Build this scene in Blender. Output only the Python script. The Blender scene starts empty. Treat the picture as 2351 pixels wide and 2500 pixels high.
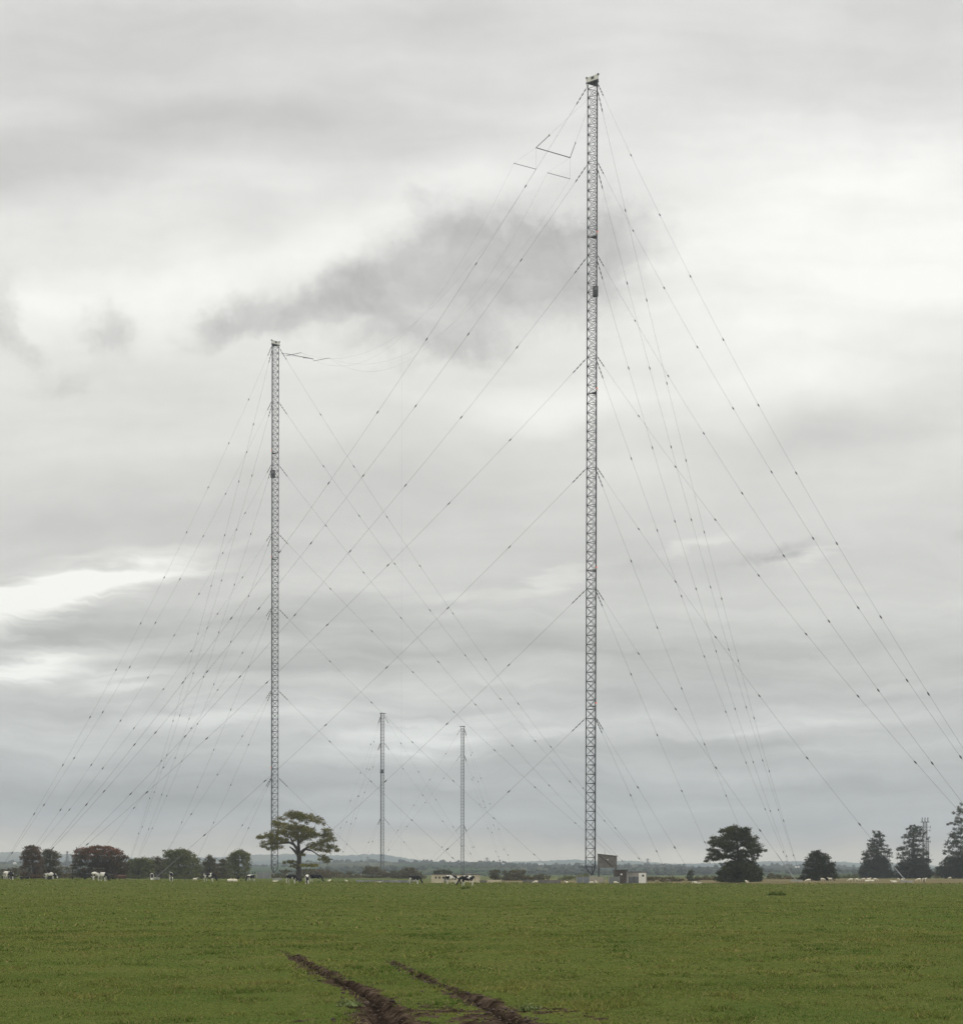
import bpy, bmesh, math, random
import numpy as np
from mathutils import Vector, Matrix, Quaternion
random.seed(7); rng = np.random.default_rng(11)
S = bpy.context.scene
R = math.radians

# ---------------------------------------------------------------- camera
F, CX, YH, EYE = 3600.0, 1175.5, 2133.0, 1.65      # lens in pixels of the photograph, centre, horizon row, eye height
cam_d = bpy.data.cameras.new("camera"); cam = bpy.data.objects.new("camera", cam_d)
S.collection.objects.link(cam); S.camera = cam
cam_d.sensor_fit = 'HORIZONTAL'; cam_d.sensor_width = 36.0
cam_d.lens = 36.0 * F / 2351.0
cam_d.shift_y = (YH - 1250.0) / 2351.0
cam_d.clip_start = 0.5; cam_d.clip_end = 40000
cam.location = (0, 0, EYE)
cam.rotation_euler = (Matrix.Rotation(R(90), 3, 'X') @ Matrix.Rotation(R(0.09), 3, 'Z')).to_euler()

def P(px, py, Z):
    """point in the world at distance Z seen at the photograph's pixel px, py"""
    return Vector(((px - CX) * Z / F, Z, EYE + (YH - py) * Z / F))
def X(px, Z): return (px - CX) * Z / F

# ---------------------------------------------------------------- world: an overcast sky
W = bpy.data.worlds.new("World"); S.world = W; W.use_nodes = True
nt = W.node_tree; N = nt.nodes; L = nt.links; N.clear()
SUN_EL, SUN_AZ = 48.0, 70.0          # to the front right, behind the cloud
def node(t, **kw):
    n = N.new(t)
    for k, v in kw.items(): setattr(n, k, v)
    return n
def link(a, b): L.new(a, b)
def setin(n, i, v):
    if hasattr(v, 'is_output') or isinstance(v, bpy.types.NodeSocket): link(v, n.inputs[i])
    else: n.inputs[i].default_value = v
def M_(op, a, b=None, c=None, clamp=False):
    n = node('ShaderNodeMath', operation=op); n.use_clamp = clamp
    setin(n, 0, a)
    if b is not None: setin(n, 1, b)
    if c is not None: setin(n, 2, c)
    return n.outputs[0]
def V_(op, a, b=None):
    n = node('ShaderNodeVectorMath', operation=op); setin(n, 0, a)
    if b is not None: setin(n, 1, b)
    return n.outputs['Value'] if op == 'LENGTH' else n.outputs['Vector']
tc = node('ShaderNodeTexCoord'); sp = node('ShaderNodeSeparateXYZ'); link(tc.outputs['Generated'], sp.inputs[0])
yy = M_('MAXIMUM', M_('ABSOLUTE', sp.outputs[1]), 0.05)
U = M_('MULTIPLY_ADD', M_('MINIMUM', M_('MAXIMUM', M_('DIVIDE', sp.outputs[0], yy), -3.0), 3.0), 2.864, 0.935)
Vv = M_('MULTIPLY_ADD', M_('MINIMUM', M_('MAXIMUM', M_('DIVIDE', sp.outputs[2], yy), -1.0), 3.0), -2.864, 1.697)
cb = node('ShaderNodeCombineXYZ'); link(U, cb.inputs[0]); link(Vv, cb.inputs[1]); uv = cb.outputs[0]
def noise(vec, scale, detail, rough=0.55, col=False, off=0.0):
    n = node('ShaderNodeTexNoise'); n.noise_dimensions = '3D'
    m = node('ShaderNodeMapping'); m.inputs['Location'].default_value = (off, off * 1.7, off * 0.3); link(vec, m.inputs[0]); link(m.outputs[0], n.inputs['Vector'])
    n.inputs['Scale'].default_value = scale; n.inputs['Detail'].default_value = detail; n.inputs['Roughness'].default_value = rough
    return n.outputs['Color'] if col else n.outputs['Fac']
def warp(amt, scale, detail, off=0.0):
    c = V_('SUBTRACT', noise(uv, scale, detail, 0.6, True, off), (0.5, 0.5, 0.5))
    s = V_('MULTIPLY', c, (amt, amt, 0.0)); return V_('ADD', uv, s)
uvs = warp(0.16, 2.2, 5, 3.0)      # soft warp for the banks of cloud
uvr = warp(0.19, 5.5, 9, 9.0)      # ragged warp for the scud
def ell(vec, cx, cy, rx, ry, ang, amp):
    m = node('ShaderNodeMapping', vector_type='TEXTURE'); link(vec, m.inputs[0])
    m.inputs['Location'].default_value = (cx / 1000, cy / 1000, 0); m.inputs['Rotation'].default_value = (0, 0, R(ang)); m.inputs['Scale'].default_value = (rx / 1000, ry / 1000, 1)
    mr = node('ShaderNodeMapRange', interpolation_type='SMOOTHERSTEP'); link(V_('LENGTH', m.outputs[0]), mr.inputs['Value'])
    mr.inputs['From Min'].default_value = 0; mr.inputs['From Max'].default_value = 1; mr.inputs['To Min'].default_value = amp; mr.inputs['To Max'].default_value = 0
    return mr.outputs[0]
def add_all(lst):
    s = lst[0]
    for x in lst[1:]: s = M_('ADD', s, x)
    return s
# brightness by height above the horizon (0..1 display values)
sv = node('ShaderNodeSeparateXYZ'); link(uvs, sv.inputs[0])
ramp = node('ShaderNodeValToRGB'); link(M_('DIVIDE', sv.outputs[1], 1.75), ramp.inputs[0])
vv = [(-0.01, 221), (60, 221), (250, 223), (430, 233), (600, 238), (760, 231), (900, 218), (1000, 212), (1130, 213), (1200, 205), (1270, 194), (1320, 206), (1400, 202), (1470, 196), (1530, 175), (1590, 170), (1625, 177), (1655, 202), (1740, 208)]
cr = ramp.color_ramp
while len(cr.elements) < len(vv): cr.elements.new(0.5)
for e, (y, b) in zip(cr.elements, vv):
    e.position = max(0, y / 1750.0); e.color = (b / 255,) * 3 + (1,)
base = ramp.outputs['Color']
bs = node('ShaderNodeSeparateColor'); link(base, bs.inputs[0]); base = bs.outputs[0]
st = node('ShaderNodeMapping'); st.inputs['Rotation'].default_value = (0, 0, R(9)); st.inputs['Scale'].default_value = (1.0, 5.2, 1); link(uvs, st.inputs[0])
s1 = M_('MULTIPLY', M_('SUBTRACT', noise(st.outputs[0], 1.7, 7, 0.5, off=5.1), 0.5), 0.17)
st2 = node('ShaderNodeMapping'); st2.inputs['Rotation'].default_value = (0, 0, R(-3)); st2.inputs['Scale'].default_value = (1.0, 9, 1); link(uvs, st2.inputs[0])
lowm = ell(uv, 900, 1450, 4000, 560, 0, 1.0)
s2 = M_('MULTIPLY', M_('MULTIPLY', M_('SUBTRACT', noise(st2.outputs[0], 2.6, 7, 0.55, off=1.4), 0.5), 0.30), lowm)
soft = [
 (1780, 430, 900, 360, -8, .085), (1500, 330, 520, 260, -15, .03), (1500, 700, 700, 140, 5, .04),
 (250, 560, 560, 110, -10, .06), (950, 320, 600, 130, -22, .05), (700, 440, 500, 80, -22, .03),
 (200, 270, 620, 170, -18, -.05), (0, 330, 380, 150, 0, -.035), (600, 190, 300, 90, -20, -.03),
 (200, 60, 500, 110, 0, -.03), (500, 950, 900, 120, -4, -.02), (1150, 900, 500, 80, -4, .03), (1700, 820, 380, 90, -6, -.05),
 (200, 900, 420, 120, 0, .02), (1060, 780, 260, 80, -8, .05),
 (330, 1080, 330, 24, -4, .05)]
uvh = V_('ADD', uv, V_('MULTIPLY', V_('SUBTRACT', noise(st2.outputs[0], 2.4, 6, 0.55, True, 4.4), (0.5, 0.5, 0.5)), (0.3, 0.12, 0.0)))
sharp = [
 (150, 1135, 300, 70, -10, .20), (60, 1175, 220, 80, -14, .17), (300, 1110, 240, 44, -5, .10), (20, 1300, 200, 50, 0, .16), (150, 1290, 260, 52, -3, .10), (400, 1385, 260, 40, -3, .08), (250, 1330, 160, 26, -8, .08),
 (120, 1230, 330, 42, -5, -.08), (650, 1190, 330, 60, 3, -.06), (520, 1290, 560, 36, -2, -.05), (900, 1240, 400, 50, -4, -.03),
 (1060, 1145, 190, 30, -16, .07), (870, 1170, 200, 30, -10, .04), (1350, 1060, 150, 30, -20, .06), (1580, 1090, 150, 24, -15, .05),
 (820, 1430, 340, 40, -7, .13), (1060, 1425, 140, 22, -10, .09), (620, 1380, 260, 36, 0, .06),
 (250, 1540, 520, 70, 0, -.05), (1500, 1340, 520, 60, -3, -.05), (1450, 1480, 560, 60, 3, -.035), (1650, 1400, 360, 36, -6, .03), (1450, 1420, 300, 22, -8, .03)]
val = add_all([base, s1, s2] + [ell(uvs, *e) for e in soft] + [ell(uvh, *e) for e in sharp])
scud = [(835, 425, 130, 110, 15, 1), (860, 500, 270, 110, -12, 1), (700, 640, 240, 60, -8, .45), (880, 640, 260, 110, 0, .5), (690, 570, 260, 80, -22, 1), (1080, 470, 280, 130, -8, 1), (1210, 455, 150, 70, 5, .9), (1060, 560, 260, 110, 0, .8), (980, 600, 330, 110, 0, .4), (520, 600, 190, 60, -10, .95),
        (430, 625, 110, 48, -25, 1), (620, 615, 170, 36, -4, .8), (820, 680, 240, 75, 0, .75), (1100, 640, 200, 60, 0, .3), (0, 590, 75, 90, 0, 1.2), (35, 660, 90, 46, 30, .9), (215, 640, 90, 62, 10, 1.2),
        (130, 730, 170, 46, -15, .55), (1530, 1070, 105, 42, -12, .8), (1450, 1095, 130, 26, -14, .55), (1230, 1110, 120, 26, -14, .35), (1330, 480, 110, 60, 0, .35), (1860, 1040, 70, 26, -10, .5)]
dsum = add_all([ell(uvr, e[0], e[1], e[2] * 1.22, e[3] * 1.28, e[4], e[5]) for e in scud])
dn = M_('MULTIPLY', M_('SUBTRACT', noise(uvr, 9, 8, 0.62, off=2.2), 0.5), 2.0)
mr = node('ShaderNodeMapRange', interpolation_type='SMOOTHSTEP'); link(M_('ADD', dsum, M_('MULTIPLY', dn, M_('MINIMUM', M_('MULTIPLY', dsum, 3.0), 1.0))), mr.inputs['Value'])
mr.inputs['From Min'].default_value = 0.05; mr.inputs['From Max'].default_value = 2.1; mr.inputs['To Min'].default_value = 0; mr.inputs['To Max'].default_value = 0.215
tex = M_('MULTIPLY', M_('SUBTRACT', noise(uvr, 3.2, 9, 0.62, off=7.7), 0.5), 0.09)
dep_ = M_('MULTIPLY', mr.outputs[0], M_('MULTIPLY_ADD', noise(uvr, 5.0, 8, 0.62, off=12.0), 1.6, -0.05))
val = M_('ADD', M_('SUBTRACT', val, dep_), tex)
val = M_('MINIMUM', M_('MAXIMUM', val, 0.50), 1.01)
# slight tint: bluish in the grey low bank, warm at the horizon
tint = node('ShaderNodeValToRGB'); link(M_('DIVIDE', sv.outputs[1], 1.75), tint.inputs[0])
tt = [(0, (1, 1, .985)), (900, (1.005, 1, .975)), (1250, (1.0, 1, .97)), (1500, (.99, 1, .98)), (1590, (1.0, 1, .975)), (1645, (1.055, 1.005, .90)), (1740, (1.065, 1.005, .87))]
while len(tint.color_ramp.elements) < len(tt): tint.color_ramp.elements.new(0.5)
for e, (y, c) in zip(tint.color_ramp.elements, tt): e.position = y / 1750.0; e.color = c + (1,)
def ms_(v, a, b, c, d):
    q = node('ShaderNodeMapRange', interpolation_type='SMOOTHSTEP'); link(v, q.inputs['Value'])
    for i_, x_ in zip(('From Min', 'From Max', 'To Min', 'To Max'), (a, b, c, d)): q.inputs[i_].default_value = x_
    return q.outputs[0]
# an overcast sky is brightest overhead; unseen sky behind the camera boosted as fill
gain = M_('MULTIPLY', ms_(sp.outputs[2], .56, .95, 1.0, 2.3), ms_(sp.outputs[1], -.5, .15, 1.45, 1.0))
lin = M_('MULTIPLY', M_('POWER', val, 2.25), gain)
mulc = V_('MULTIPLY', tint.outputs['Color'], tint.outputs['Color'])
sc = node('ShaderNodeVectorMath', operation='SCALE'); link(mulc, sc.inputs[0]); link(lin, sc.inputs['Scale'])
bgc = node('ShaderNodeBackground'); link(sc.outputs[0], bgc.inputs[0]); bgc.inputs[1].default_value = 1.0
sky = node('ShaderNodeTexSky', sky_type='NISHITA'); sky.sun_disc = False; sky.sun_elevation = R(SUN_EL); sky.sun_rotation = R(SUN_AZ)
bgn = node('ShaderNodeBackground'); link(sky.outputs[0], bgn.inputs[0]); bgn.inputs[1].default_value = 0.08
mx = node('ShaderNodeMixShader'); mx.inputs[0].default_value = 0.97; link(bgn.outputs[0], mx.inputs[1]); link(bgc.outputs[0], mx.inputs[2])
wo = node('ShaderNodeOutputWorld'); link(mx.outputs[0], wo.inputs[0])

sd = bpy.data.lights.new("sun", 'SUN'); sd.energy = 0.9; sd.angle = R(25); sd.color = (1, .96, .9)
so = bpy.data.objects.new("sun", sd); S.collection.objects.link(so)
dirv = Vector((math.sin(R(SUN_AZ)) * math.cos(R(SUN_EL)), math.cos(R(SUN_AZ)) * math.cos(R(SUN_EL)), math.sin(R(SUN_EL))))
so.rotation_euler = (-dirv).to_track_quat('-Z', 'Y').to_euler(); so.location = (0, 0, 300)
S.view_settings.view_transform = 'Standard'; S.view_settings.look = 'None'; S.view_settings.exposure = 0.0; S.view_settings.gamma = 1.0
try: S.view_settings.use_curve_mapping = False
except Exception: pass
S.render.engine = 'CYCLES'

# ---------------------------------------------------------------- helpers
C = S.collection
class MB:
    def __init__(s): s.v = []; s.f = []; s.m = []
    def add(s, vs, fs, mi=0):
        o = len(s.v); s.v.extend([tuple(v) for v in vs]); s.f.extend([tuple(i + o for i in f) for f in fs]); s.m.extend([mi] * len(fs))
    def tube(s, pts, r, n=6, mi=0, cap=True):
        pts = [Vector(p) for p in pts]; rs = r if isinstance(r, (list, tuple)) else [r] * len(pts)
        vs = []
        for i, p in enumerate(pts):
            d = (pts[min(i + 1, len(pts) - 1)] - pts[max(i - 1, 0)]).normalized()
            a = Vector((0, 0, 1)) if abs(d.z) < .9 else Vector((1, 0, 0))
            x = d.cross(a).normalized(); y = d.cross(x)
            for k in range(n):
                t = 2 * math.pi * k / n; vs.append(p + (x * math.cos(t) + y * math.sin(t)) * rs[i])
        fs = []
        for i in range(len(pts) - 1):
            for k in range(n):
                k2 = (k + 1) % n; fs.append((i * n + k, i * n + k2, (i + 1) * n + k2, (i + 1) * n + k))
        if cap: fs.append(tuple(range(n))); fs.append(tuple(reversed(range((len(pts) - 1) * n, len(pts) * n))))
        s.add(vs, fs, mi)
    def box(s, c, d, rz=0, mi=0):
        c = Vector(c); vs = []
        m = Matrix.Rotation(rz, 3, 'Z')
        for sx in (-1, 1):
            for sy in (-1, 1):
                for sz in (-1, 1): vs.append(c + m @ Vector((sx * d[0] / 2, sy * d[1] / 2, sz * d[2] / 2)))
        s.add(vs, [(0, 1, 3, 2), (4, 6, 7, 5), (0, 4, 5, 1), (2, 3, 7, 6), (0, 2, 6, 4), (1, 5, 7, 3)], mi)
    def prism(s, poly, z0, z1, mi=0):
        n = len(poly); vs = [(p[0], p[1], z0) for p in poly] + [(p[0], p[1], z1) for p in poly]
        s.add(vs, [tuple(reversed(range(n))), tuple(range(n, 2 * n))] + [(i, (i + 1) % n, (i + 1) % n + n, i + n) for i in range(n)], mi)
    def build(s, name, mats, parent=None, loc=None, smooth=False):
        me = bpy.data.meshes.new(name); me.from_pydata(s.v, [], s.f)
        for m in (mats if isinstance(mats, (list, tuple)) else [mats]): me.materials.append(m)
        if any(s.m): me.polygons.foreach_set('material_index', s.m)
        if smooth: me.polygons.foreach_set('use_smooth', [True] * len(s.f))
        bm = bmesh.new(); bm.from_mesh(me); bmesh.ops.recalc_face_normals(bm, faces=bm.faces); bm.to_mesh(me); bm.free()
        return obj(name, me, parent, loc)
def obj(name, me, parent=None, loc=None):
    o = bpy.data.objects.new(name, me); C.objects.link(o)
    if parent: o.parent = parent
    if loc is not None: o.location = loc
    return o
def tag(o, label=None, cat=None, group=None, kind=None):
    if label: o['label'] = label
    if cat: o['category'] = cat
    if group: o['group'] = group
    if kind: o['kind'] = kind
    return o
def empty(name, loc, label, cat, group=None):
    o = bpy.data.objects.new(name, None); C.objects.link(o); o.location = loc; o.empty_display_size = 1
    return tag(o, label, cat, group)
def np_mesh(name, v, f, mats, parent=None, loc=None, smooth=False, k=4):
    me = bpy.data.meshes.new(name); v = np.asarray(v, np.float32); f = np.asarray(f, np.int32)
    me.vertices.add(len(v)); me.vertices.foreach_set('co', v.ravel())
    me.loops.add(f.size); me.loops.foreach_set('vertex_index', f.ravel())
    me.polygons.add(len(f)); me.polygons.foreach_set('loop_start', np.arange(0, f.size, k, dtype=np.int32))
    me.polygons.foreach_set('loop_total', np.full(len(f), k, np.int32))
    if smooth: me.polygons.foreach_set('use_smooth', np.ones(len(f), bool))
    me.update(calc_edges=True); me.validate()
    for m in (mats if isinstance(mats, (list, tuple)) else [mats]): me.materials.append(m)
    return obj(name, me, parent, loc)

# materials
def mat(name, col, rough=0.8, var=0.0, scale=3.0, col2=None, metal=0.0, island=0.0, bump=0.0, spec=0.3, detail=5, emit=None):
    m = bpy.data.materials.new(name); m.use_nodes = True; t = m.node_tree; n = t.nodes; b = n['Principled BSDF']
    b.inputs['Roughness'].default_value = rough; b.inputs['Metallic'].default_value = metal; b.inputs['Specular IOR Level'].default_value = spec
    tcn = n.new('ShaderNodeTexCoord'); nz = n.new('ShaderNodeTexNoise'); nz.inputs['Scale'].default_value = scale; nz.inputs['Detail'].default_value = detail
    t.links.new(tcn.outputs['Object'], nz.inputs['Vector'])
    c2 = col2 if col2 else tuple(max(0, c * (1 - var)) for c in col)
    rp = n.new('ShaderNodeValToRGB'); rp.color_ramp.elements[0].position = .35; rp.color_ramp.elements[1].position = .65
    rp.color_ramp.elements[0].color = tuple(c2) + (1,); rp.color_ramp.elements[1].color = tuple(col) + (1,)
    t.links.new(nz.outputs['Fac'], rp.inputs[0]); out = rp.outputs[0]
    if island:
        g = n.new('ShaderNodeNewGeometry'); mrn = n.new('ShaderNodeMapRange'); t.links.new(g.outputs['Random Per Island'], mrn.inputs[0])
        mrn.inputs['To Min'].default_value = 1 - island; mrn.inputs['To Max'].default_value = 1 + island
        ml = n.new('ShaderNodeVectorMath'); ml.operation = 'SCALE'; t.links.new(out, ml.inputs[0]); t.links.new(mrn.outputs[0], ml.inputs['Scale']); out = ml.outputs[0]
    t.links.new(out, b.inputs['Base Color'])
    if bump:
        bp = n.new('ShaderNodeBump'); bp.inputs['Strength'].default_value = bump; t.links.new(nz.outputs['Fac'], bp.inputs['Height']); t.links.new(bp.outputs[0], b.inputs['Normal'])
    if emit:
        b.inputs['Emission Color'].default_value = emit[0] + (1,); b.inputs['Emission Strength'].default_value = emit[1]
    return m
def leaf_mat(name, a, b2, c=None, scale=.35, island=.4, trans=.25, warm=None, spec=.12):
    """foliage: clump-sized colour patches, per-leaf variation, a bit of translucency"""
    m = mat(name, a, rough=.75, col2=b2, scale=scale, island=island, spec=.15); t = m.node_tree; n = t.nodes; b = n['Principled BSDF']
    src = b.inputs['Base Color'].links[0].from_socket
    if c:
        g = n.new('ShaderNodeNewGeometry'); gt = n.new('ShaderNodeMath'); gt.operation = 'GREATER_THAN'; gt.inputs[1].default_value = 1 - (warm or .12)
        # a second random number from the island value
        mu = n.new('ShaderNodeMath'); mu.operation = 'MULTIPLY'; mu.inputs[1].default_value = 57.31; fr = n.new('ShaderNodeMath'); fr.operation = 'FRACT'
        t.links.new(g.outputs['Random Per Island'], mu.inputs[0]); t.links.new(mu.outputs[0], fr.inputs[0]); t.links.new(fr.outputs[0], gt.inputs[0])
        mi = n.new('ShaderNodeMix'); mi.data_type = 'RGBA'; t.links.new(gt.outputs[0], mi.inputs[0]); t.links.new(src, mi.inputs[6]); mi.inputs[7].default_value = c + (1,); src = mi.outputs[2]
        t.links.new(src, b.inputs['Base Color'])
    b.inputs['Specular IOR Level'].default_value = spec; tr = n.new('ShaderNodeBsdfTranslucent'); t.links.new(src, tr.inputs[0]); ms = n.new('ShaderNodeMixShader'); ms.inputs[0].default_value = trans
    o = n['Material Output']; t.links.new(b.outputs[0], ms.inputs[1]); t.links.new(tr.outputs[0], ms.inputs[2]); t.links.new(ms.outputs[0], o.inputs[0])
    return m
steel = mat('galvanised_steel', (.030, .033, .040), .55, .35, .7, spec=.4)
steel_pale = mat('pale_steel', (.14, .145, .15), .5, .4, .9)
steel_dark = mat('dark_steel', (.035, .036, .04), .6, .3, 2)
cable = mat('guy_cable', (.10, .10, .10), .6, .2, .2)
ins_m = mat('insulator_glaze', (.035, .035, .032), .4, .3, 1.5)
white_paint = mat('weathered_white_paint', (.62, .62, .58), .6, .25, 1.6)
red_paint = mat('red_lamp', (.75, .12, .06), .4, .1, 5, emit=((1., .12, .05), .5))
conc = mat('concrete', (.36, .35, .31), .9, .35, 1.1, bump=.2)
conc_tan = mat('tan_render', (.60, .53, .38), .9, .3, .6)
brown_wall = mat('brown_boarding', (.15, .14, .125), .85, .4, .9)
brown_dark = mat('dark_brown_boarding', (.075, .062, .05), .85, .4, .9)
roof_m = mat('grey_roof_felt', (.15, .15, .15), .9, .3, .8)
glass_m = mat('dark_glass', (.02, .022, .025), .15, 0, 1, spec=.6)
bark = mat('bark', (.055, .045, .036), .95, .45, 2.5, bump=.4)
rust_wood = mat('weathered_timber', (.14, .12, .095), .9, .4, 3)

# ---------------------------------------------------------------- terrain
def sst(a, b, x): t = np.clip((x - a) / (b - a), 0, 1); return t * t * (3 - 2 * t)
def vnoise(x, y, seed=0):
    xi = np.floor(x).astype(np.int64); yi = np.floor(y).astype(np.int64); fx = x - xi; fy = y - yi; fx = fx * fx * (3 - 2 * fx); fy = fy * fy * (3 - 2 * fy)
    def h(a, b):
        n = (a * 374761393 + b * 668265263 + seed * 1442695041) & 0xFFFFFFFF; n = ((n ^ (n >> 13)) * 1274126177) & 0xFFFFFFFF; return ((n ^ (n >> 16)) & 0xFFFF) / 65535.0
    return (h(xi, yi) * (1 - fx) + h(xi + 1, yi) * fx) * (1 - fy) + (h(xi, yi + 1) * (1 - fx) + h(xi + 1, yi + 1) * fx) * fy
def fbm(x, y, o=4, seed=0):
    s = 0; a = .5
    for k in range(o): s = s + a * vnoise(x * 2 ** k, y * 2 ** k, seed + k * 7); a *= .5
    return s
def PG(px, py): Z = EYE * F / (py - YH); return (X(px, Z), Z)
RUTS = [
 [PG(*p) for p in ((600, 2297), (655, 2311), (690, 2324), (712, 2334), (760, 2360), (800, 2382), (870, 2415), (915, 2442), (936, 2478), (948, 2515), (955, 2560), (960, 2640))],
 [PG(*p) for p in ((700, 2290), (850, 2305), (915, 2322), (965, 2352), (1040, 2390), (1100, 2417), (1170, 2443), (1215, 2470), (1262, 2502), (1300, 2540), (1340, 2640))]]
RW = [[.0, .03, .055, .08, .11, .12, .13, .15, .18, .2, .2, .2], [.0, .015, .04, .07, .10, .09, .12, .14, .17, .18, .18, .18]]
def rut_field(x, y):
    best = np.full(x.shape, 9.0); wid = np.full(x.shape, .001); side = np.zeros(x.shape)
    for pts, ws in zip(RUTS, RW):
        for (a, b, wa, wb) in zip(pts[:-1], pts[1:], ws[:-1], ws[1:]):
            dx, dy = b[0] - a[0], b[1] - a[1]; t = np.clip(((x - a[0]) * dx + (y - a[1]) * dy) / (dx * dx + dy * dy), 0, 1)
            ex = x - a[0] - t * dx; ey = y - a[1] - t * dy
            d = np.hypot(ex, ey); w = wa + (wb - wa) * t; q = d / np.maximum(w, .02)
            m = q < best; best = np.where(m, q, best); wid = np.where(m, w, wid); side = np.where(m, np.sign(ex), side)
    return best, wid, side
def ground_h(x, y, fine=True):
    x = np.asarray(x, float); y = np.asarray(y, float)
    h = .52 * np.clip((-x - 12) / 56, 0, 1.0) * sst(60, 225, y) * (1 - sst(900, 1500, y))
    h = h - .65 * sst(242, 300, y) * (1 - sst(48, 66, x)) * (1 - sst(480, 700, y))
    h = h + (fbm(x / 9, y / 9, 3, 3) - .44) * .10 * sst(14, 30, y) * (1 - sst(200, 240, y)) + (fbm(x / 11, y / 25, 3, 13) - .44) * .16 * sst(150, 220, y) * (1 - sst(255, 300, y))
    return h
def near_h(x, y):
    q, w, sd_ = rut_field(x, y)
    n = fbm(x * 3.1, y * 1.6, 4, 21); n2 = fbm(x * 8, y * 3.2, 4, 5); w = w * (.45 + 1.15 * fbm(x * .9, y * .9, 3, 44)); q = q / (.45 + 1.15 * fbm(x * .9, y * .9, 3, 44))
    dep = np.where(w > .02, 1, 0) * w
    rut = -dep * .65 * np.clip(1 - (q * (0.9 + .2 * n)) ** 2, 0, 1) * (.6 + .8 * n)
    ridge = dep * .05 * np.exp(-((q - 1.45) / .38) ** 2) * (0.2 + 1.7 * n) * np.where(sd_ > 0, 1.15, .6)
    mud = np.clip(1.7 - q * (.30 + .66 * n2), 0, 1) * sst(.0, .07, w) * np.clip(w / .12, 0, 1)
    # churned patch between and beside the ruts close to the camera
    pat = sst(20.5, 16.0, y) * sst(.64, .70, .55 * fbm(x * 2.2 + 3, y * 2.2, 4, 33) + .45 * fbm(x * 7, y * 5, 3, 35) + .20 * np.exp(-((x + .25) / 1.7) ** 2))
    mud = np.clip(np.maximum(mud, pat * np.exp(-((x + .1) / 2.4) ** 2) * 1.1), 0, 1)
    bump = (fbm(x * 6, y * 6, 4, 8) - .45) * .035 + (fbm(x * 7, y * 2.2, 4, 81) - .5) * .05 * mud + (fbm(x * 19, y * 6, 3, 18) - .45) * .02 * mud
    return rut + ridge + bump, mud
def wet_shade_of(x, y):  # mask for the groove centres: painted shade and wet soil
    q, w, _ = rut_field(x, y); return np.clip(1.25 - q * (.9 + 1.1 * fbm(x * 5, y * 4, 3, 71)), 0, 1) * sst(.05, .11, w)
def gz(x, y): return float(ground_h(x, y))
ys = np.concatenate([np.linspace(-80, 11, 12), np.arange(12, 15.5, .15), np.arange(15.5, 27, .05), np.arange(27, 36, .085), 36 * 1.012 ** np.arange(0, 190), np.geomspace(360, 12000, 50)])
xs1 = np.concatenate([np.arange(-11.5, -5.5, .1), np.arange(-5.5, 3.2, .045), np.arange(3.2, 11.5, .1)]); xo = 11.6 * 1.06 ** np.arange(0, 60); xo = np.concatenate([xo[xo < 350], np.geomspace(360, 11000, 16)])
xs = np.concatenate([-xo[::-1], xs1, xo])
gx, gy = np.meshgrid(xs, ys); gh = ground_h(gx, gy)
fine = (gy > 11.9) & (gy < 48) & (np.abs(gx) < 11.6)
nh, mudf = near_h(gx, gy); fade = sst(48, 34, gy) * sst(11.6, 10.5, np.abs(gx)) * sst(11, 13, gy)
gh = gh + nh * fade * fine; mudf = mudf * fine * fade
nx, ny = len(xs), len(ys)
idx = np.arange(nx * ny).reshape(ny, nx)
gf = np.stack([idx[:-1, :-1], idx[:-1, 1:], idx[1:, 1:], idx[1:, :-1]], -1).reshape(-1, 4)
gm = bpy.data.materials.new('pasture'); gm.use_nodes = True
ground = np_mesh('ground', np.stack([gx, gy, gh], -1).reshape(-1, 3), gf, gm, smooth=True)
tag(ground, 'green pasture with rougher tan grass beyond the crest', kind='structure')
at = ground.data.attributes.new('mud', 'FLOAT', 'POINT'); at.data.foreach_set('value', mudf.astype(np.float32).ravel())
at2 = ground.data.attributes.new('wet_shade', 'FLOAT', 'POINT'); at2.data.foreach_set('value', (wet_shade_of(gx, gy) * fine).astype(np.float32).ravel())
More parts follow.
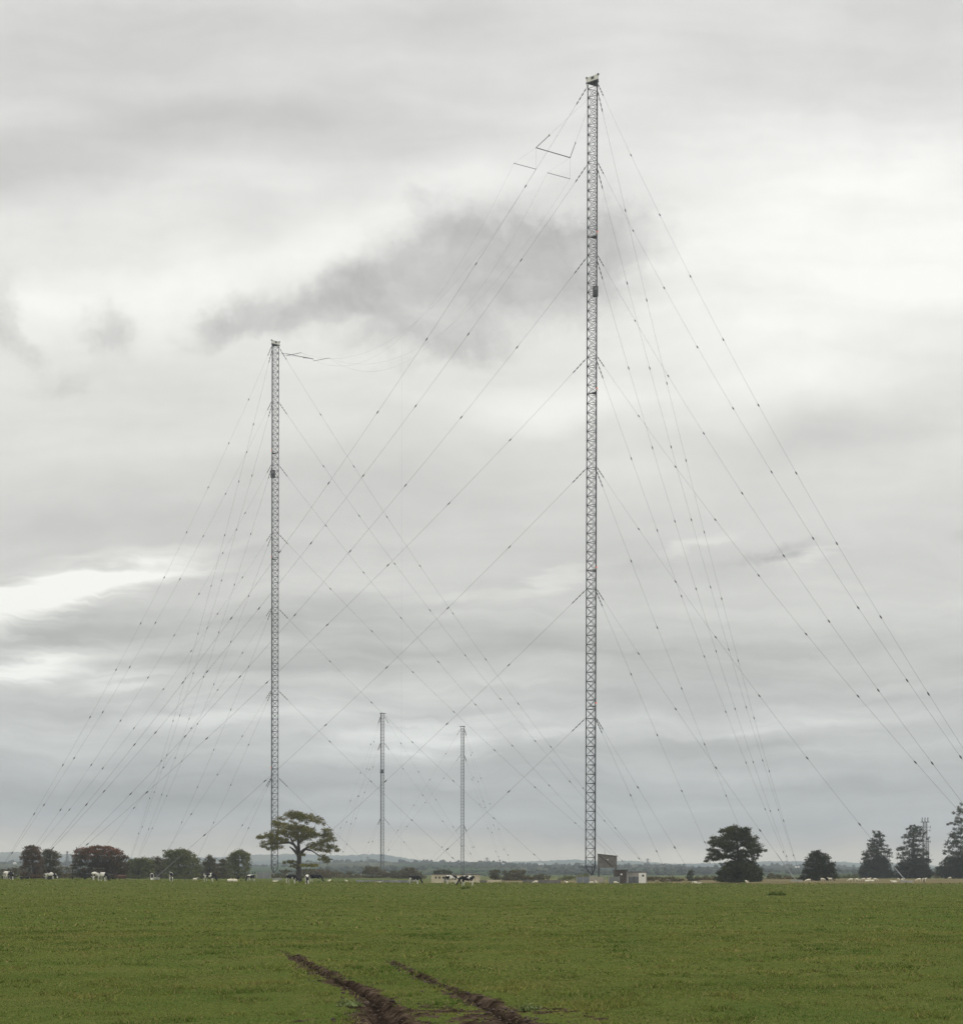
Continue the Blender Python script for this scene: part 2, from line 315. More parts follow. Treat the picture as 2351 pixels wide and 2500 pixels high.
def build_ground(m):
    t = m.node_tree; n = t.nodes; l = t.links; b = n['Principled BSDF']; b.inputs['Roughness'].default_value = .95; b.inputs['Specular IOR Level'].default_value = .0
    g = n.new('ShaderNodeNewGeometry'); pos = g.outputs['Position']
    def nz(scale, det, vec=pos, sc=None, rough=.55):
        a = n.new('ShaderNodeTexNoise'); a.inputs['Scale'].default_value = scale; a.inputs['Detail'].default_value = det; a.inputs['Roughness'].default_value = rough
        if sc: mp = n.new('ShaderNodeMapping'); mp.inputs['Scale'].default_value = sc; l.new(vec, mp.inputs[0]); l.new(mp.outputs[0], a.inputs[0])
        else: l.new(vec, a.inputs[0])
        return a.outputs['Fac']
    def rampn(fac, stops):
        r = n.new('ShaderNodeValToRGB'); l.new(fac, r.inputs[0])
        while len(r.color_ramp.elements) < len(stops): r.color_ramp.elements.new(.5)
        for e, (p, c) in zip(r.color_ramp.elements, stops): e.position = p; e.color = c + (1,)
        return r.outputs[0]
    def mix(f, a, b2, mode='MIX'):
        x = n.new('ShaderNodeMix'); x.data_type = 'RGBA'; x.blend_type = mode
        if isinstance(f, float): x.inputs[0].default_value = f
        else: l.new(f, x.inputs[0])
        for i, s in ((6, a), (7, b2)):
            if isinstance(s, tuple): x.inputs[i].default_value = s + (1,)
            else: l.new(s, x.inputs[i])
        return x.outputs[2]
    def mrg(v, a, b2, c=0., d=1.):
        x = n.new('ShaderNodeMapRange'); x.interpolation_type = 'SMOOTHSTEP'; l.new(v, x.inputs[0])
        for i, q in enumerate((a, b2, c, d)): x.inputs[i + 1].default_value = q
        return x.outputs[0]
    fine_ = rampn(nz(5, 6, rough=.7), [(.32, (.030, .050, .013)), (.47, (.068, .092, .024)), (.62, (.108, .112, .036)), (.78, (.15, .125, .055))])
    mid = rampn(nz(.35, 6), [(.3, (.038, .074, .015)), (.5, (.084, .108, .027)), (.68, (.142, .122, .045))])
    wide = rampn(nz(.055, 4, sc=(1, .5, 1)), [(.35, (.056, .086, .021)), (.65, (.106, .106, .033))])
    c = mix(.5, fine_, mid); c = mix(.34, c, wide)
    s = n.new('ShaderNodeSeparateXYZ'); l.new(pos, s.inputs[0])
    # rough grass beyond the crest of the field
    far = rampn(nz(.09, 6, sc=(1, .3, 1)), [(.3, (.085, .085, .038)), (.5, (.14, .115, .062)), (.7, (.21, .18, .11))])
    ad = n.new('ShaderNodeMath'); ad.operation = 'MULTIPLY_ADD'; l.new(nz(.05, 3), ad.inputs[0]); ad.inputs[1].default_value = 40; l.new(s.outputs[1], ad.inputs[2])
    edge = mrg(ad.outputs[0], 258, 266); xe = mrg(s.outputs[0], -25, 5); me_ = n.new('ShaderNodeMath'); me_.operation = 'MULTIPLY'; l.new(edge, me_.inputs[0]); l.new(xe, me_.inputs[1]); c = mix(me_.outputs[0], c, far)
    plain = rampn(nz(.006, 5), [(.35, (.05, .065, .03)), (.5, (.09, .11, .045)), (.65, (.14, .13, .07))])
    c = mix(mrg(s.outputs[1], 430, 620), c, plain)
    # mud in the wheel ruts
    a = n.new('ShaderNodeAttribute'); a.attribute_name = 'mud'
    md = rampn(nz(5, 5, rough=.6), [(.34, (.012, .009, .006)), (.5, (.045, .032, .023)), (.66, (.105, .076, .056))])
    aw = n.new('ShaderNodeAttribute'); aw.attribute_name = 'wet_shade'; wet_shade_c = rampn(nz(9, 4), [(.35, (.007, .005, .004)), (.65, (.030, .021, .016))]); md = mix(aw.outputs['Fac'], md, wet_shade_c)  # groove shade put into the mud colour, along with wet soil
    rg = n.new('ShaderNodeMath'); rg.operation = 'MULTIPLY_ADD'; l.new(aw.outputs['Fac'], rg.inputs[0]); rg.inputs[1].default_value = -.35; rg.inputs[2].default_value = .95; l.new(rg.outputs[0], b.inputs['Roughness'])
    mm = n.new('ShaderNodeMath'); mm.operation = 'MULTIPLY_ADD'; l.new(nz(14, 5, rough=.7), mm.inputs[0]); mm.inputs[1].default_value = 1.0; l.new(a.outputs['Fac'], mm.inputs[2])
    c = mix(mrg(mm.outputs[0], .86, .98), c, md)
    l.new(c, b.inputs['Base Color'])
    bp = n.new('ShaderNodeBump'); bp.inputs['Strength'].default_value = .7; bp.inputs['Distance'].default_value = .05; l.new(nz(9, 6, rough=.7), bp.inputs['Height']); l.new(bp.outputs[0], b.inputs['Normal'])
build_ground(gm)

# grass blades on the nearer field
def grass(y0, y1, dens, w, h, seed):
    r = np.random.default_rng(seed); half = .36
    area = half * (y1 ** 2 - y0 ** 2); n = int(area * dens)
    y = np.sqrt(r.random(n) * (y1 ** 2 - y0 ** 2) + y0 ** 2); x = (r.random(n) * 2 - 1) * half * y
    _, md = near_h(x, y); md = md * (y < 46)
    keep = (r.random(n) > np.clip(md * 1.35 - .3, 0, .97)) & (fbm(x * 1.3, y * 1.3, 3, 4) + .5 * r.random(n) > .42); x = x[keep]; y = y[keep]; n = len(x)
    nhh, _ = near_h(x, y); z = ground_h(x, y) + nhh * sst(48, 34, y) * sst(11.6, 10.5, np.abs(x))
    tall = (.25 + .9 * fbm(x * .6, y * .6, 3, 17) + 1.3 * sst(.5, .62, fbm(x * 2.1, y * 1.4, 3, 91))) * (.5 + .9 * r.random(n)); hh = h * tall * (1 + 4.0 * sst(225, 245, y) * sst(.45, .65, fbm(x * .35, y * .2, 3, 61))); a = r.random(n) * 6.283; ww = w * (.6 + .8 * r.random(n))
    lean = r.random(n) * 2.6; la = r.random(n) * 6.283
    b0 = np.stack([x + np.cos(a) * ww, y + np.sin(a) * ww, z - .01], -1); b1 = np.stack([x - np.cos(a) * ww, y - np.sin(a) * ww, z - .01], -1)
    tp = np.stack([x + np.cos(la) * hh * lean, y + np.sin(la) * hh * lean, z + hh], -1)
    v = np.stack([b0, b1, tp], 1).reshape(-1, 3); f = np.arange(n * 3).reshape(-1, 3); return v, f
gv = []; gfa = []; off = 0
r9 = np.random.default_rng(77)
for a in ((15.2, 24, 1200, .007, .024, 1), (24, 42, 400, .013, .026, 2), (42, 90, 60, .028, .030, 3), (90, 160, 11, .06, .034, 4), (160, 262, 4.5, .10, .042, 5)):
    v, f = grass(*a); gv.append(v); gfa.append(f + off); off += len(v)
gl_ = None
gl = leaf_mat('grass_blades', (.172, .180, .046), (.070, .116, .022), (.27, .22, .095), scale=.45, island=.55, trans=.3, warm=.17, spec=.0)
go = np_mesh('grass', np.concatenate(gv), np.concatenate(gfa), gl, k=3)
tag(go, 'short grazed green grass over the near field', 'grass', kind='stuff')

# clods of earth along the ruts
clod = MB(); r_ = random.Random(5)
ico = bmesh.new(); bmesh.ops.create_icosphere(ico, subdivisions=1, radius=1); iv = [v.co.copy() for v in ico.verts]; ifc = [tuple(v.index for v in f.verts) for f in ico.faces]; ico.free()
cnt = 0
while cnt < 700:
    k = r_.random() < .5; pts = RUTS[k]; i = r_.randrange(3, len(pts) - 2); t = r_.random(); px = pts[i][0] * (1 - t) + pts[i + 1][0] * t; py = pts[i][1] * (1 - t) + pts[i + 1][1] * t
    w = RW[k][i]; x = px + r_.gauss(0, 1) * w * 1.7; y = py + r_.gauss(0, 1) * w * 1.2
    if y < 14 or y > 30: continue
    s = r_.uniform(.008, .02) * (1 + 1.1 * (r_.random() < .08)); hn, _ = near_h(np.array(x), np.array(y)); z = float(hn) + gz(x, y)
    j = [Vector((v.x * r_.uniform(.7, 1.3) * s + x, v.y * r_.uniform(.7, 1.3) * s + y, v.z * r_.uniform(.5, 1.0) * s + z + s * .3)) for v in iv]; clod.add(j, ifc); cnt += 1
mudm = mat('mud', (.075, .053, .040), .8, .55, 14, island=.35, spec=.25)
tag(clod.build('mud_clods', mudm), 'loose brown clods thrown up along the wheel ruts', 'mud', kind='stuff')

# ---------------------------------------------------------------- hills
def ridge(name, sky, Zf, Zc, m, amp, seed, label, treebump=0):
    px = np.arange(-260, 2640, 5.0); sx = [p[0] for p in sky]; sy = [p[1] for p in sky]; py = np.interp(px, sx, sy)
    py = np.convolve(np.pad(py, 6, 'edge'), np.ones(13) / 13, 'valid')
    hc = EYE + (YH - py) * Zc / F
    rows = np.concatenate([np.linspace(0, 1, 46), [1.08, 1.3]])
    v = []
    for t in rows:
        Zr = Zf + (Zc - Zf) * t; k = np.clip(t, 0, 1); s = k ** 1.15 if t <= 1 else max(0, 1 - (t - 1) * 2.2)
        xw = (px - CX) / F * (Zf * .35 + Zc * .65) * (.9 + .1 * t)
        xw = (px - CX) / F * Zr
        n = (fbm(xw / (Zc * .028), np.full_like(xw, Zr) / (Zc * .05), 4, seed) - .45) * amp * math.sin(min(1, t) * math.pi) 
        n = n + treebump * (vnoise(xw / (Zc * .0019), np.full_like(xw, Zr / (Zc * .004)), seed + 3) - .5) * (1 if t > .1 else 0)
        v.append(np.stack([xw, np.full_like(xw, Zr), hc * s + n - 1.0 * (t == 0)], -1))
    v = np.array(v); ny_, nx_ = v.shape[:2]; ix = np.arange(nx_ * ny_).reshape(ny_, nx_)
    f = np.stack([ix[:-1, :-1], ix[:-1, 1:], ix[1:, 1:], ix[1:, :-1]], -1).reshape(-1, 4)
    o = np_mesh(name, v.reshape(-1, 3), f, m, smooth=True); tag(o, label, kind='structure'); return v
def hill_mat(name, sc, a, b2, c, d):
    m = bpy.data.materials.new(name); m.use_nodes = True; t = m.node_tree; n = t.nodes; l = t.links; b = n['Principled BSDF']; b.inputs['Roughness'].default_value = 1; b.inputs['Specular IOR Level'].default_value = 0
    g = n.new('ShaderNodeNewGeometry'); mp = n.new('ShaderNodeMapping'); mp.inputs['Scale'].default_value = (1, .35, 2.5); l.new(g.outputs['Position'], mp.inputs[0])
    vo = n.new('ShaderNodeTexVoronoi'); vo.inputs['Scale'].default_value = sc; l.new(mp.outputs[0], vo.inputs['Vector'])
    sp_ = n.new('ShaderNodeSeparateColor'); l.new(vo.outputs['Color'], sp_.inputs[0])
    r = n.new('ShaderNodeValToRGB'); l.new(sp_.outputs[0], r.inputs[0]); r.color_ramp.interpolation = 'CONSTANT'
    for q in (2, 3): r.color_ramp.elements.new(.5)
    for e, (p, cc) in zip(r.color_ramp.elements, ((0, a), (.3, b2), (.55, c), (.8, a))): e.position = p; e.color = cc + (1,)
    nz = n.new('ShaderNodeTexNoise'); nz.inputs['Scale'].default_value = sc * 2.2; nz.inputs['Detail'].default_value = 8; nz.inputs['Roughness'].default_value = .65; l.new(mp.outputs[0], nz.inputs[0])
    mr_ = n.new('ShaderNodeMapRange'); l.new(nz.outputs['Fac'], mr_.inputs[0]); mr_.inputs[1].default_value = .46; mr_.inputs[2].default_value = .56
    mi = n.new('ShaderNodeMix'); mi.data_type = 'RGBA'; l.new(mr_.outputs[0], mi.inputs[0]); l.new(r.outputs[0], mi.inputs[6]); mi.inputs[7].default_value = d + (1,)
    l.new(mi.outputs[2], b.inputs['Base Color']); return m
SKY_FAR = [(-260, 2083), (0, 2083), (60, 2082), (150, 2087), (200, 2090), (300, 2096), (380, 2098), (480, 2096), (560, 2094), (612, 2088), (700, 2087), (800, 2089), (840, 2091), (880, 2088), (912, 2085), (960, 2091), (1015, 2101), (1060, 2105), (1200, 2107), (1250, 2106), (1300, 2104), (1350, 2101), (1385, 2099), (1430, 2101), (1500, 2102), (1550, 2103), (1600, 2107), (1640, 2109), (1700, 2108), (1760, 2107), (1900, 2102), (2040, 2103), (2110, 2107), (2150, 2104), (2200, 2108), (2260, 2112), (2351, 2114), (2640, 2110)]
SKY_MID = [(-260, 2104), (200, 2106), (400, 2108), (560, 2116), (650, 2116), (700, 2106), (760, 2104), (850, 2104), (1000, 2104), (1100, 2105.5), (1200, 2103.5), (1260, 2108), (1330, 2111), (1450, 2112), (1500, 2113), (1560, 2109), (1620, 2112), (1700, 2116), (1800, 2116), (1900, 2111), (2000, 2113), (2100, 2115), (2250, 2118), (2640, 2118)]
ridge('hill', SKY_FAR, 3500, 5100, hill_mat('far_hillside', .0022, (.06, .085, .05), (.085, .095, .05), (.05, .065, .04), (.028, .04, .03)) , 18, 5, 'long blue grey hill on the skyline', 6)
midv = ridge('hill', [(a, b + 1.5) for a, b in SKY_MID], 1200, 2500, hill_mat('near_hillside', .007, (.040, .062, .026), (.065, .068, .036), (.028, .044, .02), (.014, .022, .013)), 6, 9, 'nearer wooded slope with hedged green fields', 3)

# lumpy far-off trees on the nearer slope, seen as one mass
def lump_mesh(lst, seed):
    r = random.Random(seed); mb = MB()
    for (x, y, z, s) in lst:
        for k in range(3):
            ox, oy, oz = r.gauss(0, .5) * s, r.gauss(0, .5) * s, r.uniform(.1, .9) * s; q = s * r.uniform(.45, .8)
            mb.add([Vector((v.x * r.uniform(.75, 1.25) * q + x + ox, v.y * r.uniform(.75, 1.25) * q + y + oy, v.z * r.uniform(.7, 1.2) * q + z + oz)) for v in iv], ifc)
    return mb
lst = []; rr = random.Random(3); H_, W_ = midv.shape[:2]
while len(lst) < 1500:
    j = rr.randrange(1, W_ - 1); i = min(45, int(46 * rr.random() ** .8)); p = midv[i, j]
    dn_ = float(fbm(np.array(p[0] / 120.), np.array(p[1] / 500.), 3, 55))
    if dn_ < .44 + .12 * rr.random() and i < 43: continue
    lst.append((p[0] + rr.uniform(-6, 6), p[1] + rr.uniform(-15, 15), p[2] - 2, rr.uniform(2.2, 4.6)))
for _ in range(45):   # hedgerows
    j = rr.randrange(10, W_ - 60); i = rr.randrange(2, 42); q = rr.randrange(8, 40); di = rr.choice((0, 0, .1, .25, -.15))
    for k in range(q * 2):
        ii = int(np.clip(i + di * k / 2, 1, 44)); jj = min(W_ - 1, j + k // 2); p = midv[ii, jj]; lst.append((p[0] + rr.uniform(-3, 3), p[1], p[2] - 1.2, rr.uniform(1.2, 2.2)))
wm = mat('far_woodland', (.026, .036, .020), .95, col2=(.015, .022, .014), scale=.02, island=.35, spec=.05)
tag(lump_mesh(lst, 4).build('woodland', wm), 'distant woods and hedgerows over the nearer hillside', 'woodland', kind='stuff')

# ---------------------------------------------------------------- trees
def leaves(clumps, size, dens, seed, flat=.55, ragged=1.0):
    """leaf clusters spread through each ellipsoid clump; (x, y, z, rx, ry, rz) in metres"""
    r = np.random.default_rng(seed); VS = []
    for (x, y, z, rx, ry, rz) in clumps:
        nc = max(6, int(dens * 3.4 * (rx * rz + rx * ry) ** .9 / (size * 3) ** 2))
        d = r.normal(size=(nc, 3)); d /= np.linalg.norm(d, axis=1, keepdims=True); rad = r.random(nc) ** .38
        c = d * rad[:, None] * np.array([rx, ry, rz]) * (1 + ragged * .12 * r.normal(size=(nc, 1))) + np.array([x, y, z])
        nl = 15; cs = size * (1.5 + .8 * r.random(nc))
        cc = np.repeat(c, nl, 0) + r.normal(size=(nc * nl, 3)) * np.repeat(cs, nl)[:, None] * np.array([.62, .62, .42])
        n = len(cc); a = r.normal(size=(n, 3)); a /= np.linalg.norm(a, axis=1, keepdims=True); b = r.normal(size=(n, 3)); b -= (b * a).sum(1, keepdims=True) * a; b /= np.linalg.norm(b, axis=1, keepdims=True)
        s = size * (.5 + .6 * r.random((n, 1))); a = a * s; b = b * s * flat
        VS.append(np.stack([cc - a, cc - b * .9, cc + a, cc + b], 1))
    v = np.concatenate(VS).reshape(-1, 3); return v, np.arange(len(v)).reshape(-1, 4)
def tree(name, label, cat, px, Z, basepy, clumps, limbs, lm, size, dens=1.0, seed=1, origin=None, group=None, depth=.8, trunk=True, ragged=1.0):
    """clumps (px,py,rx,ry) in photograph pixels at distance Z; every clump gets real depth of its own"""
    s = Z / F; r = random.Random(seed); bx = X(px, Z); bz = gz(bx, Z)
    rt = empty(name, (bx, Z, bz), label, cat, group)
    half = max(abs(c[0] - px) + c[2] for c in clumps) * s; cl = []
    for (cx, cy, rx, ry) in clumps:
        x = (cx - px) * s; room = math.sqrt(max(.04, 1 - min(.96, (x / half) ** 2))) * half * depth
        rx_ = rx * s; ry_ = ry * s; z = EYE + (YH - cy) * s - bz
        dy = max(0, room - rx_ * .8); n = 1 if dy < rx_ * .6 else 2
        for k in range(n): cl.append((x, (r.uniform(-1, 1) * dy if n == 1 else (-1, 1)[k] * r.uniform(.25, .95) * dy), z + r.uniform(-.1, .1) * ry_, rx_ * (1 if k == 0 else .85), max(rx_ * .9, ry_), ry_))
    v, f = leaves(cl, size, dens, seed, ragged=ragged)
    v = v[:]; v[:, 2] = np.maximum(v[:, 2], .02)
    if isinstance(lm, tuple):       # turning colour from the top of the crown down
        zz = v[:, 2].reshape(-1, 4).mean(1); cut = zz.max() * (.74 + .16 * np.random.default_rng(seed).normal(size=len(zz))); top = zz > cut
        o_c = np_mesh('crown', v, f, list(lm), rt); o_c.data.polygons.foreach_set('material_index', np.where(top, 0, 1).astype(np.int32))
    else: np_mesh('crown', v, f, lm, rt)
    if trunk:
        mb = MB()
        for pts in limbs: mb.tube([((p[0] - px) * s, (p[3] if len(p) > 3 else 0) , EYE + (YH - p[1]) * s - bz) for p in pts], [p[2] * s for p in pts], 8)
        mb.build('trunk', bark, rt, smooth=True)
    return rt
def zd(L_, y): return L_ + [c for c in L_ if c[1] > y] * 2
def zc(o, k, L_): return [(o[0] + a / k, o[1] + b / k, c / k, d / k) for (a, b, c, d) in L_]
def zl(o, k, L_): return [[(o[0] + p[0] / k, o[1] + p[1] / k, p[2] / k) + tuple(p[3:]) for p in l_] for l_ in L_]
oak_leaf = leaf_mat('autumn_oak_leaves', (.175, .160, .026), (.080, .088, .018), (.18, .11, .03), scale=.16, island=.4, warm=.1)
dark_leaf = leaf_mat('dark_summer_leaves', (.056, .066, .022), (.030, .038, .015), (.09, .07, .035), scale=.2, island=.4, warm=.1, trans=.15)
ever = leaf_mat('dark_evergreen_leaves', (.044, .054, .024), (.025, .033, .017), (.06, .045, .03), scale=.2, island=.4, warm=.12, trans=.1)
russet = leaf_mat('russet_leaves', (.150, .055, .024), (.070, .055, .022), (.26, .06, .02), scale=.13, island=.4, warm=.25)
russet_low = leaf_mat('brown_green_leaves', (.080, .056, .026), (.044, .048, .020), (.10, .05, .028), scale=.13, island=.4, warm=.15)
brownleaf = leaf_mat('brown_hedge_leaves', (.105, .085, .036), (.052, .058, .022), (.12, .07, .04), scale=.12, island=.4, warm=.15)
greyleaf = leaf_mat('grey_green_leaves', (.150, .160, .050), (.074, .090, .028), (.14, .12, .07), scale=.12, island=.4, warm=.12)

o2 = (400, 1950); k2 = 3.896
tree('oak_tree', 'lone wide spreading oak with olive brown autumn leaves beside the left lattice mast', 'tree', 730, 372, 2150,
 zc(o2, k2, [(1245, 150, 75, 24), (1300, 172, 95, 28), (1210, 172, 60, 22), (1360, 195, 50, 28), (1420, 170, 38, 20), (1465, 205, 42, 28), (1500, 235, 22, 16), (1430, 220, 22, 14), (1122, 197, 34, 15), (1090, 240, 48, 17), (1130, 248, 42, 14), (1080, 262, 34, 15), (1230, 228, 28, 12), (1330, 225, 30, 12),
  (1190, 290, 62, 34), (1250, 275, 66, 34), (1320, 290, 70, 38), (1110, 320, 60, 34), (1200, 340, 80, 36), (1300, 345, 70, 42), (1390, 320, 62, 40), (1440, 345, 56, 34), (1290, 390, 52, 26), (1360, 370, 60, 28), (1040, 350, 54, 30), (1080, 385, 46, 22), (990, 365, 50, 20), (930, 368, 38, 12), (905, 378, 22, 8),
  (1010, 410, 48, 24), (960, 430, 32, 22), (1060, 430, 56, 30), (950, 460, 22, 10), (1120, 400, 44, 26), (1150, 420, 28, 14), (1040, 472, 44, 14), (1090, 462, 22, 10), (1010, 480, 16, 22), (1190, 400, 24, 12),
  (1555, 302, 38, 18), (1570, 340, 46, 24), (1535, 360, 40, 28), (1600, 385, 32, 26), (1560, 400, 44, 22), (1510, 410, 38, 20), (1460, 440, 52, 22), (1395, 455, 36, 20), (1540, 460, 46, 30), (1600, 460, 40, 24), (1645, 490, 26, 16), (1480, 490, 40, 20), (1555, 505, 38, 20), (1430, 480, 22, 12),
  (1520, 560, 36, 22), (1560, 580, 28, 16), (1545, 605, 20, 12), (1500, 585, 18, 12), (1205, 605, 44, 10), (1170, 612, 26, 8), (1240, 645, 40, 9), (1330, 640, 16, 8), (1320, 535, 24, 8), (1400, 640, 80, 8)]),
 zl(o2, k2, [[(1285, 790, 34), (1286, 740, 27), (1284, 640, 22), (1288, 570, 22), (1282, 525, 24)],
  [(1282, 540, 20), (1250, 510, 13), (1225, 485, 9), (1195, 462, 4)], [(1282, 530, 20), (1265, 480, 15), (1235, 440, 13), (1190, 422, 9, 1), (1120, 430, 6, 2), (1060, 425, 4, 2)],
  [(1283, 535, 20), (1282, 470, 15), (1280, 410, 12), (1270, 330, 8, -1), (1250, 230, 4, -1)], [(1290, 540, 20), (1330, 495, 14), (1365, 470, 11), (1430, 445, 8, -2), (1500, 430, 5, -2), (1570, 400, 3, -2)],
  [(1345, 485, 10), (1400, 500, 6, 2), (1460, 540, 5, 2), (1530, 580, 3, 2)], [(1240, 445, 10), (1190, 380, 6, 3), (1120, 330, 4, 3)], [(1285, 430, 10), (1340, 350, 7, 3), (1420, 280, 4, 3), (1440, 215, 3, 3)],
  [(1285, 640, 8), (1250, 630, 5, -1), (1200, 608, 3, -1)], [(1284, 690, 7), (1250, 668, 4, 1), (1215, 650, 3, 1)], [(1300, 545, 9), (1320, 538, 5)], [(1290, 650, 6), (1350, 645, 3, 1), (1430, 640, 2, 1)]]),
 oak_leaf, .21, 1.0, 3, depth=.8)

o5 = (1700, 1980); k5 = 5.343
tree('broadleaf_tree', 'tall dark round topped tree with ragged left edge and dense skirt', 'tree', 1806, 330, 2154,
 zc(o5, k5, [(480, 225, 80, 30), (600, 240, 80, 30), (410, 255, 80, 32), (530, 280, 130, 50), (670, 285, 60, 40), (350, 265, 32, 18), (420, 330, 120, 50), (630, 350, 130, 60), (520, 350, 90, 40), (720, 380, 80, 50), (290, 365, 80, 32), (215, 348, 28, 12), (250, 405, 84, 30), (180, 410, 28, 14), (400, 410, 110, 50), (330, 450, 90, 40), (480, 460, 80, 40), (620, 430, 60, 40), (700, 450, 110, 50),
  (780, 460, 44, 40), (230, 450, 50, 22), (190, 505, 50, 18), (250, 520, 70, 26), (410, 510, 90, 40), (560, 540, 80, 30), (640, 520, 50, 24), (740, 520, 90, 34), (820, 520, 42, 22), (850, 520, 20, 12), (200, 570, 50, 18), (300, 570, 80, 26), (160, 615, 50, 20), (240, 625, 60, 20), (330, 610, 60, 20), (135, 650, 24, 10), (380, 590, 50, 20), (470, 580, 70, 36), (560, 600, 80, 34), (680, 580, 60, 26), (770, 580, 38, 32), (765, 615, 22, 16),
  (620, 660, 120, 36), (500, 670, 90, 30), (430, 700, 90, 30), (560, 720, 150, 50), (720, 720, 100, 50), (400, 770, 110, 50), (620, 790, 200, 60), (790, 780, 60, 50), (330, 820, 80, 50), (500, 860, 170, 60), (720, 860, 130, 60), (270, 880, 40, 26), (380, 890, 120, 40), (820, 850, 50, 50), (800, 900, 50, 30), (600, 905, 220, 26)]),
 zl(o5, k5, [[(545, 950, 34), (545, 800, 28), (548, 640, 22), (540, 520, 16), (530, 380, 9), (530, 260, 4)], [(545, 650, 14), (440, 610, 9, 1), (330, 590, 6, 1), (200, 600, 3, 1)], [(545, 600, 12), (650, 550, 8, -1), (780, 510, 4, -1)], [(540, 500, 10), (400, 430, 6, 2), (250, 400, 3, 2)], [(540, 480, 10), (660, 400, 6, -2), (730, 360, 3, -2)]]),
 dark_leaf, .19, 1.15, 5)
tree('broadleaf_tree', 'low dark dome shaped tree between the tall round tree and the pointed conifers', 'tree', 1996, 352, 2150,
 zc(o5, k5, [(1560, 540, 50, 30), (1530, 580, 60, 36), (1610, 575, 60, 40), (1680, 600, 44, 26), (1560, 640, 110, 44), (1680, 640, 60, 44), (1480, 640, 40, 40), (1450, 700, 44, 40), (1560, 720, 130, 50), (1700, 720, 90, 50), (1770, 690, 40, 36), (1430, 780, 54, 46), (1540, 800, 120, 50), (1690, 800, 110, 50), (1780, 770, 50, 50), (1420, 860, 70, 36), (1560, 870, 150, 44), (1720, 870, 100, 36), (1800, 850, 40, 40), (1370, 880, 30, 20)]),
 zl(o5, k5, [[(1580, 930, 30), (1580, 760, 22), (1570, 620, 12), (1565, 540, 5)]]), ever, .19, 1.2, 6)
o6 = (2000, 1950); k6 = 5.328
tree('conifer_tree', 'pointed dark conifer with a thin leader, left of the pair by the cell mast', 'tree', 2141, 540, 2144,
 zc(o6, k6, zd([(750, 425, 5, 18), (752, 455, 12, 14), (775, 470, 30, 13), (745, 490, 26, 15), (790, 480, 16, 10), (750, 525, 50, 20), (810, 545, 32, 14), (700, 540, 22, 9), (740, 565, 66, 22), (790, 590, 40, 18), (680, 590, 38, 12), (720, 610, 74, 24), (840, 610, 36, 14), (660, 640, 46, 14), (760, 650, 84, 28), (870, 655, 40, 16), (640, 680, 50, 14), (730, 700, 90, 28), (840, 700, 60, 24), (905, 700, 32, 24), (610, 715, 42, 10), (590, 722, 18, 7), (690, 740, 80, 24), (800, 750, 90, 26), (900, 745, 34, 22), (610, 760, 30, 10), (578, 778, 14, 7), (690, 790, 90, 36), (790, 800, 100, 40), (860, 810, 40, 36), (620, 850, 70, 46), (740, 870, 130, 60), (850, 870, 70, 50), (580, 920, 60, 50), (690, 950, 110, 60), (820, 960, 90, 60), (540, 970, 30, 34), (900, 960, 40, 50), (620, 1010, 90, 34), (780, 1020, 120, 30), (930, 990, 40, 40)], 795)),
 zl(o6, k6, [[(745, 1060, 22), (748, 800, 15), (750, 600, 9), (751, 480, 5), (749, 410, 2)]]), ever, .26, .75, 7, depth=.9)
tree('conifer_tree', 'tall shaggy conifer standing in front of the cell mast', 'tree', 2230, 545, 2144,
 zc(o6, k6, zd([(1215, 352, 12, 9), (1235, 375, 26, 18), (1180, 385, 18, 10), (1290, 375, 22, 16), (1250, 405, 50, 20), (1200, 420, 36, 16), (1310, 410, 30, 18), (1240, 450, 70, 24), (1330, 440, 20, 16), (1140, 460, 30, 12), (1200, 490, 66, 24), (1290, 485, 50, 26), (1130, 500, 22, 14), (1180, 540, 60, 24), (1270, 545, 60, 28), (1140, 570, 32, 16), (1230, 600, 80, 26), (1320, 600, 34, 22), (1170, 620, 50, 18), (1060, 635, 34, 10), (1035, 660, 14, 9), (1100, 650, 36, 16), (1260, 660, 100, 30), (1350, 660, 36, 24), (1170, 690, 70, 26), (1390, 700, 20, 20), (1100, 720, 60, 26), (1260, 730, 110, 34), (1350, 730, 50, 30), (1060, 765, 34, 18), (1160, 790, 100, 36), (1290, 800, 110, 40), (1380, 800, 34, 26), (1080, 850, 60, 40), (1220, 870, 140, 50), (1350, 880, 70, 50), (1030, 910, 50, 40), (1130, 940, 110, 60), (1280, 950, 120, 60), (1400, 950, 60, 44), (1440, 960, 34, 34), (1050, 1000, 80, 30), (1200, 1000, 140, 34), (1350, 1000, 100, 30)], 795)),
 zl(o6, k6, [[(1225, 1050, 24), (1225, 800, 17), (1222, 600, 12), (1228, 450, 7), (1225, 350, 2)]]), ever, .26, .75, 8, depth=.9)
